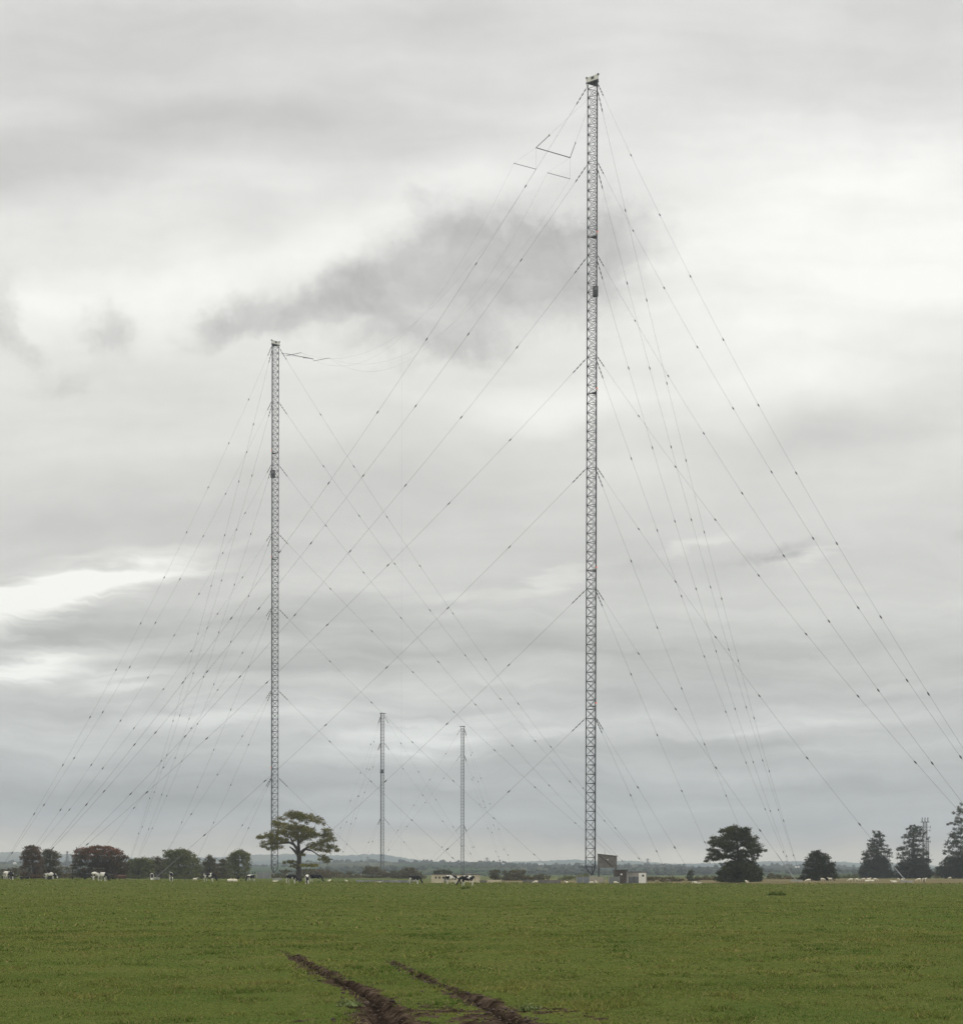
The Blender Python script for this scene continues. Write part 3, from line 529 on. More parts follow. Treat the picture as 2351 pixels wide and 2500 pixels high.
R5 = [(1850, 150, 50, 18), (1832, 168, 24, 9), (1840, 190, 34, 16), (1870, 240, 40, 24), (1830, 290, 50, 18), (1760, 305, 36, 12), (1735, 325, 18, 9), (1870, 340, 50, 26), (1810, 385, 30, 16), (1870, 400, 60, 26), (1830, 440, 60, 24), (1770, 455, 28, 12), (1735, 475, 24, 12), (1820, 500, 90, 26), (1740, 550, 50, 22), (1810, 560, 90, 32), (1700, 580, 24, 16), (1760, 620, 70, 26), (1860, 640, 80, 34), (1700, 680, 50, 26), (1780, 700, 90, 30), (1670, 710, 24, 12), (1870, 730, 90, 40), (1720, 780, 80, 40), (1830, 820, 130, 50), (1660, 840, 60, 40), (1570, 900, 36, 30), (1640, 920, 80, 50), (1780, 920, 150, 60), (1560, 960, 30, 34), (1700, 990, 130, 36), (1850, 990, 120, 36)]
tree('conifer_tree', 'tallest dark conifer cut off by the right edge of the picture', 'tree', 2357, 520, 2144,
 zc(o6, k6, zd(R5, 770)) + zc(o6, k6, [(3802 - a, b + 14, c, d) for (a, b, c, d) in R5]) + zc(o6, k6, [(1900, 100, 20, 30), (1905, 60, 8, 24), (1895, 140, 40, 24), (1900, 260, 50, 30)]),
 zl(o6, k6, [[(1901, 1050, 26), (1901, 700, 18), (1901, 350, 10), (1903, 50, 3)]]), ever, .26, .75, 9, depth=.85)

o1 = (0, 2000)
tree('broadleaf_tree', 'small rust tinted tree at the far left, behind the white and black cow', 'tree', 78, 420, 2149,
 zc(o1, k2, [(300, 268, 28, 11), (275, 285, 34, 14), (330, 290, 34, 16), (300, 315, 62, 20), (350, 330, 42, 20), (250, 335, 40, 22), (300, 370, 70, 30), (370, 380, 40, 34), (235, 390, 34, 28), (290, 430, 80, 34), (370, 450, 50, 36), (240, 460, 40, 34), (310, 500, 80, 36), (390, 520, 40, 40), (250, 540, 50, 30), (330, 555, 80, 26)]), zl(o1, k2, [[(320, 590, 16), (315, 480, 12), (305, 350, 8), (300, 280, 3)]]), leaf_mat('rust_leaves', (.115, .062, .028), (.060, .054, .022), (.15, .06, .03), scale=.12, warm=.2), .25, 1.3, 10)
tree('broadleaf_tree', 'bushy brown green tree next to the rust tinted one', 'tree', 122, 430, 2149,
 zc(o1, k2, [(460, 310, 44, 14), (440, 335, 44, 18), (510, 335, 44, 18), (480, 370, 76, 26), (540, 365, 30, 18), (440, 410, 50, 30), (520, 420, 60, 34), (480, 470, 80, 36), (440, 520, 60, 36), (540, 510, 50, 40), (490, 550, 90, 30)]), zl(o1, k2, [[(480, 590, 14), (478, 450, 10), (475, 330, 4)]]), brownleaf, .25, 1.25, 11)
tree('broadleaf_tree', 'big dome shaped tree turning red along its top', 'tree', 246, 400, 2150,
 zc(o1, k2, [(800, 296, 40, 13), (870, 288, 52, 15), (950, 279, 56, 14), (1030, 283, 50, 14), (1100, 308, 40, 15), (745, 325, 32, 18), (820, 320, 70, 24), (930, 325, 80, 28), (1050, 325, 80, 26), (1140, 335, 36, 22), (720, 355, 30, 24), (790, 370, 70, 30), (910, 380, 80, 32), (1030, 380, 90, 32), (1140, 380, 56, 28), (1190, 375, 24, 24), (710, 400, 24, 26), (770, 430, 60, 34), (880, 440, 80, 34), (1000, 440, 90, 34), (1110, 440, 74, 34), (1185, 440, 34, 34), (720, 460, 36, 30), (960, 500, 90, 34), (1070, 500, 90, 34), (1160, 500, 60, 34), (1200, 490, 22, 26), (820, 500, 70, 26), (730, 530, 36, 26), (800, 548, 50, 22), (960, 550, 80, 22), (1130, 545, 80, 22), (1060, 555, 60, 18)]),
 zl(o1, k2, [[(1085, 600, 24), (1080, 500, 17), (1050, 400, 10), (1000, 320, 4)], [(800, 590, 9), (860, 480, 7), (900, 380, 4)], [(690, 590, 7), (690, 500, 5), (730, 400, 3)], [(1080, 500, 10), (960, 430, 6, 2), (860, 370, 3, 2)], [(1080, 480, 9), (1150, 400, 5, -2)]]), (russet, russet_low), .23, 1.2, 12)
# grey-green trees in a row, in the coordinates of the second crop
def T2(label, px, Z, cl, seed, m=greyleaf, size=.25, dens=.95, name='broadleaf_tree'):
    tx = px * k2 - 400 * k2; cl = [(a, b, c * 1.12, d * 1.15) for (a, b, c, d) in cl]
    return tree(name, label, 'tree', px, Z, 2150, zc(o2, k2, cl), zl(o2, k2, [[(tx, 785, 12), (tx + 3, 680, 8), (tx - 2, 580, 4)]]), m, size, dens, seed, group='grey green trees along the far side of the field', ragged=2.0)
T2('low grey green tree just right of the red topped dome tree', 338, 440, [(-330, 620, 40, 14), (-270, 600, 50, 18), (-200, 590, 60, 20), (-300, 650, 70, 26), (-220, 650, 80, 30), (-150, 600, 50, 22), (-270, 700, 90, 34), (-170, 690, 80, 34), (-300, 750, 80, 30), (-190, 750, 90, 30), (-130, 640, 40, 30)], 13)
T2('low bushy grey green tree behind the cow seen end on', 386, 450, [(-60, 580, 34, 14), (-100, 610, 46, 18), (-50, 620, 60, 24), (20, 600, 40, 22), (-80, 670, 80, 32), (0, 670, 70, 36), (-90, 740, 80, 34), (0, 740, 80, 34), (50, 650, 40, 30)], 14, brownleaf)
T2('largest pale topped tree in the grey green row', 436, 430, [(60, 510, 38, 14), (150, 510, 60, 17), (210, 520, 50, 17), (100, 540, 64, 24), (190, 555, 76, 26), (260, 555, 48, 24), (40, 550, 36, 26), (110, 600, 90, 36), (220, 610, 90, 36), (300, 600, 40, 32), (50, 640, 50, 44), (140, 670, 90, 40), (250, 680, 90, 40), (320, 660, 30, 44), (80, 740, 80, 36), (210, 745, 100, 34), (310, 740, 60, 30)], 15)
T2('small pointed tree in the middle of the grey green row', 512, 440, [(438, 560, 18, 12), (430, 585, 34, 18), (470, 595, 24, 16), (400, 620, 36, 24), (450, 630, 50, 30), (390, 680, 44, 40), (460, 690, 60, 40), (420, 745, 80, 34), (500, 740, 40, 36)], 16, brownleaf)
T2('low round tree between the pointed tree and the leaning one', 545, 450, [(560, 600, 34, 16), (540, 630, 50, 24), (590, 630, 40, 26), (540, 690, 54, 38), (600, 700, 44, 40), (560, 750, 70, 30)], 17, brownleaf)
T2('tall leaning grey green tree at the right end of the row', 582, 425, [(730, 508, 34, 13), (690, 525, 50, 18), (760, 530, 36, 16), (790, 540, 18, 12), (660, 555, 50, 22), (730, 560, 60, 26), (790, 580, 30, 20), (640, 590, 44, 26), (710, 610, 80, 32), (790, 620, 34, 26), (650, 660, 54, 38), (730, 670, 80, 38), (800, 670, 24, 34), (660, 730, 70, 36), (760, 735, 80, 36)], 18)

# scrub and hedges
o3 = (840, 2000); o4 = (1280, 2000)
def bush(label, px, Z, cl, seed, o=o3, m=brownleaf, name='bush', cat='bush', size=.3, dens=.8, group='scrub beyond the field'):
    return tree(name, label, cat, px, Z, 2150, zc(o, k2, cl), [], m, size, dens, seed, group=group, trunk=False)
bush('brown thicket at the foot of the two small trees on the far left', 105, 450, [(20, 520, 50, 30), (90, 510, 60, 30), (160, 500, 60, 36), (200, 540, 60, 30), (60, 560, 80, 24), (440, 560, 60, 24), (560, 540, 60, 30), (620, 500, 50, 40), (650, 550, 60, 26), (380, 570, 60, 18)], 20, o1)
bush('low brown hedge at the foot of the red topped dome tree', 300, 470, [(700, 560, 60, 20), (800, 570, 80, 18), (920, 572, 80, 16), (1240, 540, 50, 40), (1290, 500, 60, 44), (1350, 470, 50, 40), (1400, 440, 50, 44), (1280, 560, 80, 30), (1380, 540, 80, 40), (1460, 500, 50, 50), (1210, 570, 60, 20)], 41, o1, m=greyleaf)
bush('low brown hedge under the row of grey green trees', 470, 475, [(20, 770, 80, 24), (140, 770, 80, 24), (260, 765, 80, 26), (350, 740, 50, 44), (340, 690, 36, 40), (400, 765, 80, 26), (500, 760, 70, 30), (600, 765, 80, 26), (510, 700, 40, 50), (620, 700, 40, 40), (700, 770, 80, 22), (800, 765, 60, 26), (850, 770, 40, 20)], 42, o2)
bush('dark hedge behind the trunk of the lone oak', 765, 520, [(1150, 700, 50, 24), (1080, 740, 60, 26), (1180, 745, 70, 26), (1260, 730, 50, 30), (1340, 700, 60, 20), (1420, 690, 70, 18), (1500, 700, 60, 22), (1400, 740, 100, 28), (1540, 730, 80, 32), (1620, 720, 50, 30), (1680, 740, 50, 28), (1760, 755, 50, 20), (1100, 775, 90, 16), (1560, 775, 160, 18), (1000, 760, 50, 20)], 21, o2)
bush('dense dark clump of scrub below the left small lattice mast', 905, 560, [(240, 475, 50, 16), (300, 475, 56, 18), (210, 510, 46, 24), (290, 515, 80, 30), (380, 520, 44, 24), (240, 560, 80, 22), (350, 560, 70, 22), (420, 540, 60, 26), (120, 550, 60, 26), (50, 560, 60, 30), (60, 520, 40, 24)], 22)
bush('brown scrub behind the grazing cow in the middle', 1000, 550, [(480, 520, 50, 24), (560, 510, 46, 18), (620, 480, 46, 16), (650, 500, 54, 24), (600, 540, 80, 26), (700, 530, 44, 28), (520, 560, 90, 20), (740, 560, 50, 18)], 23)
bush('flat topped dark bush behind the long tan building', 1084, 540, [(880, 505, 30, 10), (940, 498, 50, 11), (990, 505, 40, 10), (900, 520, 60, 12), (980, 520, 50, 12)], 24, m=dark_leaf)
bush('dark scrub between the tan wall and the tall mast', 1242, 470, [(1410, 505, 40, 14), (1450, 500, 36, 14), (1430, 535, 60, 26), (1540, 510, 36, 16), (1620, 505, 60, 16), (1690, 505, 46, 18), (1570, 545, 70, 28), (1670, 550, 80, 28), (1440, 560, 60, 16), (1530, 570, 60, 18), (1660, 585, 110, 16), (1740, 560, 40, 20)], 25)
bush('small dark bush left of the tall mast base', 1320, 500, [(1820, 550, 34, 14), (1870, 545, 40, 16), (1930, 555, 36, 16), (1850, 570, 70, 12), (1790, 572, 30, 10)], 26)
bush('dark bush growing beside the base of the tall mast', 1392, 450, [(400, 560, 30, 24), (440, 555, 24, 20), (520, 560, 50, 24), (580, 540, 30, 18), (360, 575, 50, 12)], 27, o4, m=greyleaf)
bush('brownish scrub right of the small white hut', 1600, 400, [(1190, 570, 24, 14), (1240, 565, 40, 18), (1320, 575, 50, 16), (1400, 570, 40, 18), (1460, 580, 50, 14)], 28, o4)
bush('small pointed dark bush standing at a guy anchor', 1687, 400, [(1583, 500, 8, 18), (1580, 530, 22, 20), (1575, 560, 34, 22), (1585, 585, 48, 18), (1640, 585, 40, 12)], 29, o4, m=ever, size=.22, dens=1)
bush('low hedge between the tall round tree and the dome tree', 1900, 430, [(960, 850, 60, 40), (1060, 860, 60, 40), (1180, 870, 70, 40), (1280, 890, 60, 30), (900, 900, 60, 26), (1010, 905, 70, 24), (1130, 910, 80, 22), (1290, 910, 60, 20)], 30, (1700, 1980 - 0), m=greyleaf) if False else None
def bush5(label, px, Z, cl, seed, o, k, m=brownleaf, size=.3):
    return tree('bush', label, 'bush', px, Z, 2150, zc(o, k, cl), [], m, size, .8, seed, group='scrub beyond the field', trunk=False)
bush5('low grey brown hedge between the tall round tree and the dome tree', 1905, 450, [(960, 850, 50, 34), (1060, 860, 60, 34), (1180, 870, 60, 34), (1270, 890, 50, 24), (900, 900, 50, 20), (1010, 905, 70, 18), (1130, 905, 80, 18), (1290, 910, 50, 16)], 30, o5, k5)
bush5('low scrub between the dome tree and the first pointed conifer', 2062, 560, [(250, 1010, 40, 20), (330, 1015, 60, 24), (420, 1010, 60, 30), (480, 1010, 40, 30), (280, 1040, 80, 12), (430, 1040, 80, 12)], 31, o6, k6, m=greyleaf)
bush5('low brown scrub in the gap beside the second conifer', 2205, 570, [(960, 1020, 50, 20), (1080, 1025, 60, 16), (1180, 1025, 60, 14), (1480, 1000, 50, 24), (1550, 1010, 40, 20)], 32, o6, k6)
bush5('thin tan scrub at the foot of the tall round tree on its left', 1725, 400, [(20, 890, 60, 24), (110, 880, 60, 28), (200, 890, 50, 26), (60, 915, 90, 14), (170, 915, 80, 14)], 33, o5, k5)

# ---------------------------------------------------------------- masts
TINS = MB()                                  # one glazed spindle insulator, along +Z, centred
TINS.tube([(0, 0, -.62), (0, 0, -.45), (0, 0, -.2), (0, 0, .2), (0, 0, .45), (0, 0, .62)], [.04, .10, .17, .17, .10, .04], 7)
_me = bpy.data.meshes.new('insulator'); _me.from_pydata([tuple(v) for v in TINS.v], [], TINS.f); _me.materials.append(ins_m)
INS_ME = _me
def guy(root, base, az, h, D, legr, anchor_off=0, wr=.035, first=28., step=22.5, ins=True, rest=None, budget=None, bead=True, rod=False, sub=True, isc=1.0):
    a = Vector((math.cos(az) * legr, math.sin(az) * legr, h)); gx_, gy_ = base.x + math.cos(az) * D, base.y + math.sin(az) * D
    b = Vector((math.cos(az) * D, math.sin(az) * D, gz(gx_, gy_) - base.z + .3)); Ln = (b - a).length
    sag = 8.8 * (h / 211) ** 1.5 * (D / 153)
    def at_(t): p = a.lerp(b, t); p.z -= 4 * sag * t * (1 - t) * (D / max(D, 1)); return p
    mb = MB(); mb.tube([at_(i / 14) for i in range(15)], wr, 4)
    g = mb.build('guy_wire', cable, root)
    if bead:
        m2 = MB()
        for k in range(4):
            t0, t1 = (0.6 + k * 1.15) / Ln, (0.6 + k * 1.15 + .95) / Ln; p0, p1 = at_(t0), at_(t1); m2.tube([p0, p0.lerp(p1, .25), p0.lerp(p1, .75), p1], [.05 * isc, .16 * isc, .16 * isc, .05 * isc], 6)
        m2.tube([at_(0), at_(5.2 / Ln)], .055 * isc, 5); m2.build('strain_insulator', ins_m, g)
    if rod:
        m3 = MB(); m3.tube([at_(1 - 9 / Ln), at_(1)], .075, 6); m3.build('anchor_rod', mat('pale_galvanising', (.26, .27, .27), .5, .2, 2), g)
    m4 = MB(); m4.prism([(b.x - 1.2, b.y - .9), (b.x + 1.2, b.y - .9), (b.x + .9, b.y + .9), (b.x - .9, b.y + .9)], b.z - .8, b.z + .15); m4.build('anchor_block', conc, g)
    if ins:
        s = first
        while s < Ln - 9:
            p = at_(s / Ln); d = (at_(s / Ln + .01) - p).normalized(); q = Vector((0, 0, 1)).rotation_difference(d)
            if budget is not None and budget[0] > 0:
                budget[0] -= 1; o = obj('insulator', INS_ME, g, p); o.rotation_mode = 'QUATERNION'; o.rotation_quaternion = q; o.scale = (isc,) * 3
            else:
                rest.add([q @ (Vector(v) * isc) + p for v in TINS.v], TINS.f)
            s += step
    return g
def mast(px, Z, label, az, H, levels, Ds, zbase, panel, legr, leg_rad, lights=(), box=None, top='cabin', wr=.026, isc=1., first=28., step=22.5, lean=0., basez=None, bracr=.068, rodset=()):
    x = X(px, Z); bz = gz(x, Z) if basez is None else basez; base = Vector((x, Z, bz)); rt = empty('lattice_mast', base, label, 'mast', 'tall lattice radio masts' if H > 150 else 'small far lattice masts')
    rt.rotation_euler = (0, R(lean), 0)
    c = [Vector((math.cos(a) * legr, math.sin(a) * legr, 0)) for a in az]
    for k in range(3):
        mb = MB(); mb.tube([c[k] + Vector((0, 0, zbase)), c[k] + Vector((0, 0, H * .5)), c[k] + Vector((0, 0, H - .5))], leg_rad, 7); mb.build('leg', steel, rt)
    n = int((H - .5 - zbase) / panel); mb = MB()
    for i in range(n + 1):
        z0 = zbase + i * panel; z1 = z0 + panel
        for k in range(3):
            a, b = c[k], c[(k + 1) % 3]; A0 = a + Vector((0, 0, z0)); B0 = b + Vector((0, 0, z0)); mb.tube([A0, B0], bracr * 1.1, 4, cap=False)
            if i < n:
                A1 = a + Vector((0, 0, z1)); B1 = b + Vector((0, 0, z1)); mb.tube([A0, B1], bracr * .8, 4, cap=False); mb.tube([B0, A1], bracr * .8, 4, cap=False)
    mb.build('lattice', steel, rt)
    if H > 150:
        m = MB()   # ladder inside, against one face
        l0 = c[1] * .35; 
        for s in (-.18, .18): m.tube([l0 + Vector((s, 0, zbase)), l0 + Vector((s, 0, H - 1))], .022, 4)
        m.build('ladder', steel_pale, rt)
    # inverted tripod down to the base insulator
    m = MB(); foot = Vector((0, 0, 1.1))
    for k in range(3): m.tube([c[k] + Vector((0, 0, zbase)), foot], [leg_rad, leg_rad * 1.3], 6)
    for k in range(3): m.tube([c[k] + Vector((0, 0, zbase)), c[(k + 1) % 3] + Vector((0, 0, zbase))], leg_rad * .9, 5)
    m.tube([(0, 0, zbase), (0, 0, 1)], .14, 6); m.build('base_cone', steel_dark, rt)
    m = MB(); m.tube([(0, 0, -.9), (0, 0, .3), (0, 0, .5), (0, 0, .8), (0, 0, 1.15)], [.6, .6, .32, .38, .3], 10); m.build('base_insulator', conc, rt)
    if top == 'cabin':
        q = 2.15 / legr; tri = [(v.x * q, v.y * q) for v in c]
        m = MB(); m.prism(tri, H - .25, H); 
        for k in range(3): m.tube([c[k] + Vector((0, 0, H - 1.4)), Vector((tri[k][0], tri[k][1], H - .1))], .07, 5)
        m.build('platform', steel_dark, rt)
        ord_ = sorted(range(3), key=lambda k: c[k].y)
        for k in range(3):   # parapet boards, each face a thin upright panel
            a, b = Vector((tri[k][0], tri[k][1], 0)), Vector((tri[(k + 1) % 3][0], tri[(k + 1) % 3][1], 0)); d = (b - a).normalized(); nrm = Vector((d.y, -d.x, 0)); a2 = a + d * .04; b2 = b - d * .04
            m = MB(); m.prism([(a2.x, a2.y), (b2.x, b2.y), (b2.x - nrm.x * .06, b2.y - nrm.y * .06), (a2.x - nrm.x * .06, a2.y - nrm.y * .06)], H + .003, H + 1.3)
            pr = m.build('parapet', white_paint, rt)
            mid = (a + b) / 2 + nrm * .03; m = MB(); m.box((mid.x + d.x * .1, mid.y + d.y * .1, H + .75), (.85, .05, .62), math.atan2(d.y, d.x)); m.build('hatch', steel_dark, pr)
        for k in range(3):
            m = MB(); m.box((tri[k][0] * .93, tri[k][1] * .93, H + 1.2), (.4, .4, .45), az[k]); m.build('corner_lamp', steel_dark, rt)
    else:
        m = MB(); m.prism([(v.x * 1.9, v.y * 1.9) for v in c], H - .35, H - .05); m.build('platform', steel_dark, rt)
    for zl_ in lights:
        k = max(range(3), key=lambda k: (c[k].x if px > 1000 else -c[k].x) - c[k].y * .5); p = c[k] * 1.18
        m = MB(); m.tube([(p.x, p.y, zl_ - .3), (p.x, p.y, zl_ + .05)], .17, 8); lt = m.build('lamp_housing', white_paint, rt)
        m = MB(); m.tube([(p.x, p.y, zl_ + .06), (p.x, p.y, zl_ + .3), (p.x, p.y, zl_ + .42)], [.17, .17, .06], 8); m.build('lamp', red_paint, lt)
        m = MB(); m.prism([(v.x * .8, v.y * .8) for v in c], zl_ - .5, zl_ - .42); m.build('rest_deck', steel_dark, rt)
    if box:
        (bx, bzc, w, h_, dpt) = box; yb = min(v.y for v in c) * .75; m = MB(); m.box((bx, yb, bzc), (w, dpt, h_)); bo = m.build('lift_cage', steel_dark, rt)
        m = MB(); m.box((bx, yb - dpt / 2 - .02, bzc + h_ * .22), (w * .55, .03, h_ * .3)); m.build('window', steel_pale, bo)
    rest = MB(); budget = [100]; order = sorted([(math.sin(az[k]) * D_, lv, k, h, D_) for k in range(3) for lv, (h, D_) in enumerate(zip(levels, Ds))], key=lambda q: q[0])
    for (_, lv, k, h, D_) in order: guy(rt, base, az[k], h, D_, legr + .1, wr=wr, first=first, step=step, rest=rest, budget=budget, isc=isc, rod=(lv, k) in rodset)
    if rest.v: tag(rest.build('insulator', ins_m, rt), kind='stuff')
    return rt
D5 = lambda a: [a[0], a[0], a[1], a[1], a[2], a[3], a[4]]
ZA, ZB = 391., 584.
A = mast(1445, ZA, 'nearer and tallest lattice radio mast on the right with a white cabin on top', [R(177), R(297), R(57)], 211.6, [210.6, 189.8, 165.3, 138.5, 109.2, 77.0, 42.9], D5([152.8, 146.6, 117.2, 84, 47.4]), 3.4, 2.46, 1.66, .14,
     lights=(171, 129.6, 82.4, 46.5), box=(.42, (YH - 715) * ZA / F + EYE, 1.35, 2.5, 1.2), lean=.07, isc=.88, basez=0., rodset={(4, 1), (5, 1), (4, 0)})
B = mast(668, ZB, 'second tall lattice radio mast left of centre rising behind the lone oak', [R(125.4), R(245.4), R(5.4)], 210.6, [209.6, 187.8, 162.9, 135.6, 106, 73.5, 39], D5([153.9, 146.6, 114.7, 79.7, 42.7]), 3.2, 2.46, 1.68, .15,
     lights=(168, 126, 42.6), box=(-.35, (YH - 1163) * ZB / F + EYE, 1.7, 2.8, 1.2), basez=.45, wr=.030, isc=1.0, bracr=.075)
mast(932, 900, 'left one of the two small far lattice masts, slightly taller looking', [R(10), R(130), R(250)], 99.3, [97.5, 81, 35], [64, 64, 31], 2.5, 1.95, 1.30, .14, top='plain', box=(0, 63.5, 2.0, 2.2, 1.2), wr=.025, isc=1.15, first=19, step=20, basez=.2, bracr=.075)
mast(1130, 981, 'right one of the two small far lattice masts, slightly shorter looking', [R(183), R(303), R(63)], 99.6, [98, 80.5, 33.5], [62, 62, 30], 2.5, 1.95, 1.30, .14, top='plain', wr=.025, isc=1.15, first=19, step=20, basez=0., bracr=.075)
# gantry at the foot of the tall mast
m = MB(); zb = 3.35
m.box((-1.9, -.2, zb), (3.4, .5, .16)); 
for xx in (-3.5, -2.6, -1.8): m.tube([(xx, -.4, zb), (xx, -.4, zb + 1.0)], .035, 5)
m.tube([(-3.5, -.4, zb + 1), (-1.6, -.4, zb + 1)], .03, 5); m.tube([(-2.4, -.2, zb), (-.5, -.1, 1.7)], .06, 5)
m.build('gantry', steel_dark, A)

# the wire aerial slung between the two tall masts
a0, b0 = Vector((X(1445, ZA), ZA, 0)), Vector((X(668, ZB), ZB, 0)); ab = (b0 - a0); Lab = ab.length; u = ab / Lab; pr = Vector((u.y, -u.x, 0)); pr = pr if pr.x > 0 else -pr
ta = .0874; tb = 1 - .115
SA = a0 + ab * ta; SB = a0 + ab * tb; zA, zB = 201.2, 198.7
ae = empty('wire_aerial', (a0 + ab * .5), 'thin horizontal wire aerial with spreader bars slung between the two tall masts', 'aerial')
o_ = Vector(ae.location)
def wm_(pts, r, name, m_=cable, par=ae, n=4): mb = MB(); mb.tube([Vector(p) - o_ for p in pts], r, n); return mb.build(name, m_, par)
def up(v, z): return Vector((v.x, v.y, z))
for (Sp, z, t_) in ((SA, zA, 0), (SB, zB, 1)):
    wm_([up(Sp - pr * 5.6, z), up(Sp + pr * 5.6, z)], .11, 'spreader_bar', steel_dark, n=6)
topA, topB = up(a0, 208.5), up(b0, 207.5)
mid = a0 + ab * .5
for s in (-1, 1):
    eA = up(SA + pr * 5.6 * s, zA); eB = up(SB + pr * 5.6 * s, zB)
    for (e, tp, nm) in ((eA, topA, 0), (eB, topB, 1)):
        q = e.lerp(tp, .24); wm_([e, q], .085, 'strain_insulator', ins_m, n=6); wm_([q - Vector((0, 0, .25)), q + Vector((0, 0, .25))], .13, 'corona_ring', ins_m, n=6); wm_([q, tp], .018, 'halyard')
    # short rods hanging off the span on the near mast's side, with drop wires
    pA = up(SA + pr * 5.6 * s + u * 11.7, zA + .6); dA = eA - Vector((0, 0, 5.9))
    wm_([pA, dA], .075, 'spreader_rod', steel_dark, n=5); wm_([eA, dA], .014, 'drop_wire'); wm_([eA, pA], .014, 'span_wire')
    dB = eB - Vector((0, 0, .8)); pB = up(SB + pr * 5.6 * s - u * 14.5, zB - 4.0)
    wm_([dB, pB], .09, 'spreader_rod', steel_dark, n=5)
    for (pa, sg) in ((pA, 24), (dA, 19)):
        pts = [pa.lerp(pB, t) - Vector((0, 0, 4 * sg * t * (1 - t))) for t in [i / 24 for i in range(25)]]; wm_(pts, .015, 'aerial_wire')
md = up(mid, 176); wm_([md, up(mid, 6)], .009, 'down_lead')

# ---------------------------------------------------------------- buildings and fences
def hut(name, label, cat, px0, px1, pyt, pyb, Z, depth, wall, roof, rz=0., ztop=None, wins=(), door=None, group=None, par=None, flat=True):
    x0, x1 = X(px0, Z), X(px1, Z); zt = EYE + (YH - pyt) * Z / F; zb_ = EYE + (YH - pyb) * Z / F if pyb else gz((x0 + x1) / 2, Z) - .3
    rt = empty(name, ((x0 + x1) / 2, Z + depth / 2, zb_), label, cat, group); rt.rotation_euler = (0, 0, rz); w = x1 - x0; h = zt - zb_
    m = MB(); m.box((0, 0, (h - .15) / 2), (w, depth, h - .15)); wl = m.build('wall', wall, rt)
    m = MB(); m.box((0, 0, h - .073), (w + .3, depth + .3, .14)); m.build('roof', roof, rt)
    for (a, b, c_, d) in wins:
        m = MB(); m.box((X(a, Z) / 2 + X(b, Z) / 2 - (x0 + x1) / 2, -depth / 2 - .01, EYE + (YH - (c_ + d) / 2) * Z / F - zb_), (X(b, Z) - X(a, Z), .06, (d - c_) * Z / F)); m.build('window', glass_m, rt)
    if door:
        a, b, c_, d, dm = door; m = MB(); m.box((X(a, Z) / 2 + X(b, Z) / 2 - (x0 + x1) / 2, -depth / 2 - .02, EYE + (YH - (c_ + d) / 2) * Z / F - zb_), (X(b, Z) - X(a, Z), .08, (d - c_) * Z / F)); m.build('door', dm, rt)
    return rt
hut('building', 'long low tan building behind the pair of grazing cows', 'building', 1053, 1172, 2135, None, 330, 8, conc_tan, roof_m, wins=[(1062 + i * 9, 1066 + i * 9, 2141, 2146) for i in range(4)] + [(1150, 1154, 2140, 2145)], door=(1084, 1089, 2141, 2156, brown_wall))
hut('rooftop_hut', 'small pale box on the roof of the long tan building', 'hut', 1134, 1150, 2131.6, 2135.05, 333, 3, white_paint, roof_m)
h1 = hut('hut', 'small hut with grey side wall and bright white door end, right of the tall mast', 'hut', 1533, 1579, 2128, None, 312, 3.2, mat('grey_render', (.27, .26, .24), .9, .3, .8), roof_m)
m = MB(); w_ = X(1577, 312) - X(1559, 312); xc = X(1568, 312) - X(1556, 312); m.box((xc, -1.66, 1.45), (w_, .1, 2.55)); dd = m.build('door', mat('white_door_paint', (.72, .70, .64), .5, .08, 2), h1)
m = MB(); m.box((xc + .15, -1.73, 2.15), (.42, .05, .42)); m.build('window', glass_m, dd)
hut('shed', 'dark brown shed between the mast foot and the small white hut', 'shed', 1502, 1532, 2123, None, 330, 4, brown_dark, roof_m, wins=[])
m = MB(); p = P(1517, 2135, 329.9); m.box((0, 0, 0), (.35, .12, .35)); lw = m.build('wall_lamp', mat('lamp_glass', (.8, .8, .75), .4, 0, 1), None, p); tag(lw, 'small bright lamp on the front of the dark brown shed', 'lamp')
# raised cabin
Zc = 384.; x0, x1 = X(1460, Zc), X(1505, Zc); zb_ = EYE + (YH - 2118.5) * Zc / F; zt = EYE + (YH - 2091) * Zc / F
rt = empty('raised_cabin', ((x0 + x1) / 2, Zc, -.5), 'brown boarded cabin raised beside the foot of the tall mast', 'cabin'); w = x1 - x0; zb_ += .5; zt += .5
m = MB(); vs = [(-w / 2, -1.2, zb_), (w / 2, -1.2, zb_), (w / 2, 1.6, zb_), (-w / 2, 1.6, zb_), (-w / 2, -1.2, zt + .5), (w / 2, -1.2, zt), (w / 2, 1.6, zt), (-w / 2, 1.6, zt + .5)]
m.add(vs, [(0, 1, 2, 3), (4, 7, 6, 5), (0, 4, 5, 1), (1, 5, 6, 2), (2, 6, 7, 3), (3, 7, 4, 0)]); wl = m.build('wall', brown_wall, rt)
m = MB(); vs = [(-w / 2 - .15, -1.35, zt + .53), (w / 2 + .15, -1.35, zt + .0), (w / 2 + .15, 1.75, zt + .0), (-w / 2 - .15, 1.75, zt + .53)]; vs += [(a, b, c_ + .13) for a, b, c_ in vs]
m.add(vs, [(0, 1, 2, 3), (4, 7, 6, 5), (0, 4, 5, 1), (1, 5, 6, 2), (2, 6, 7, 3), (3, 7, 4, 0)]); m.build('roof', steel_dark, rt)
m = MB(); m.tube([(-w / 2 + .4, -1.26, zt + .1), (w / 2 - 1.0, -1.26, zb_ + .2)], .12, 4); m.build('diagonal_bar', brown_dark, rt)  # dark diagonal bar across the cabin front
m = MB(); m.box((0, -1.25, (zb_ + zt) / 2 + .6), (.3, .1, .3)); m.build('wall_light', white_paint, rt)
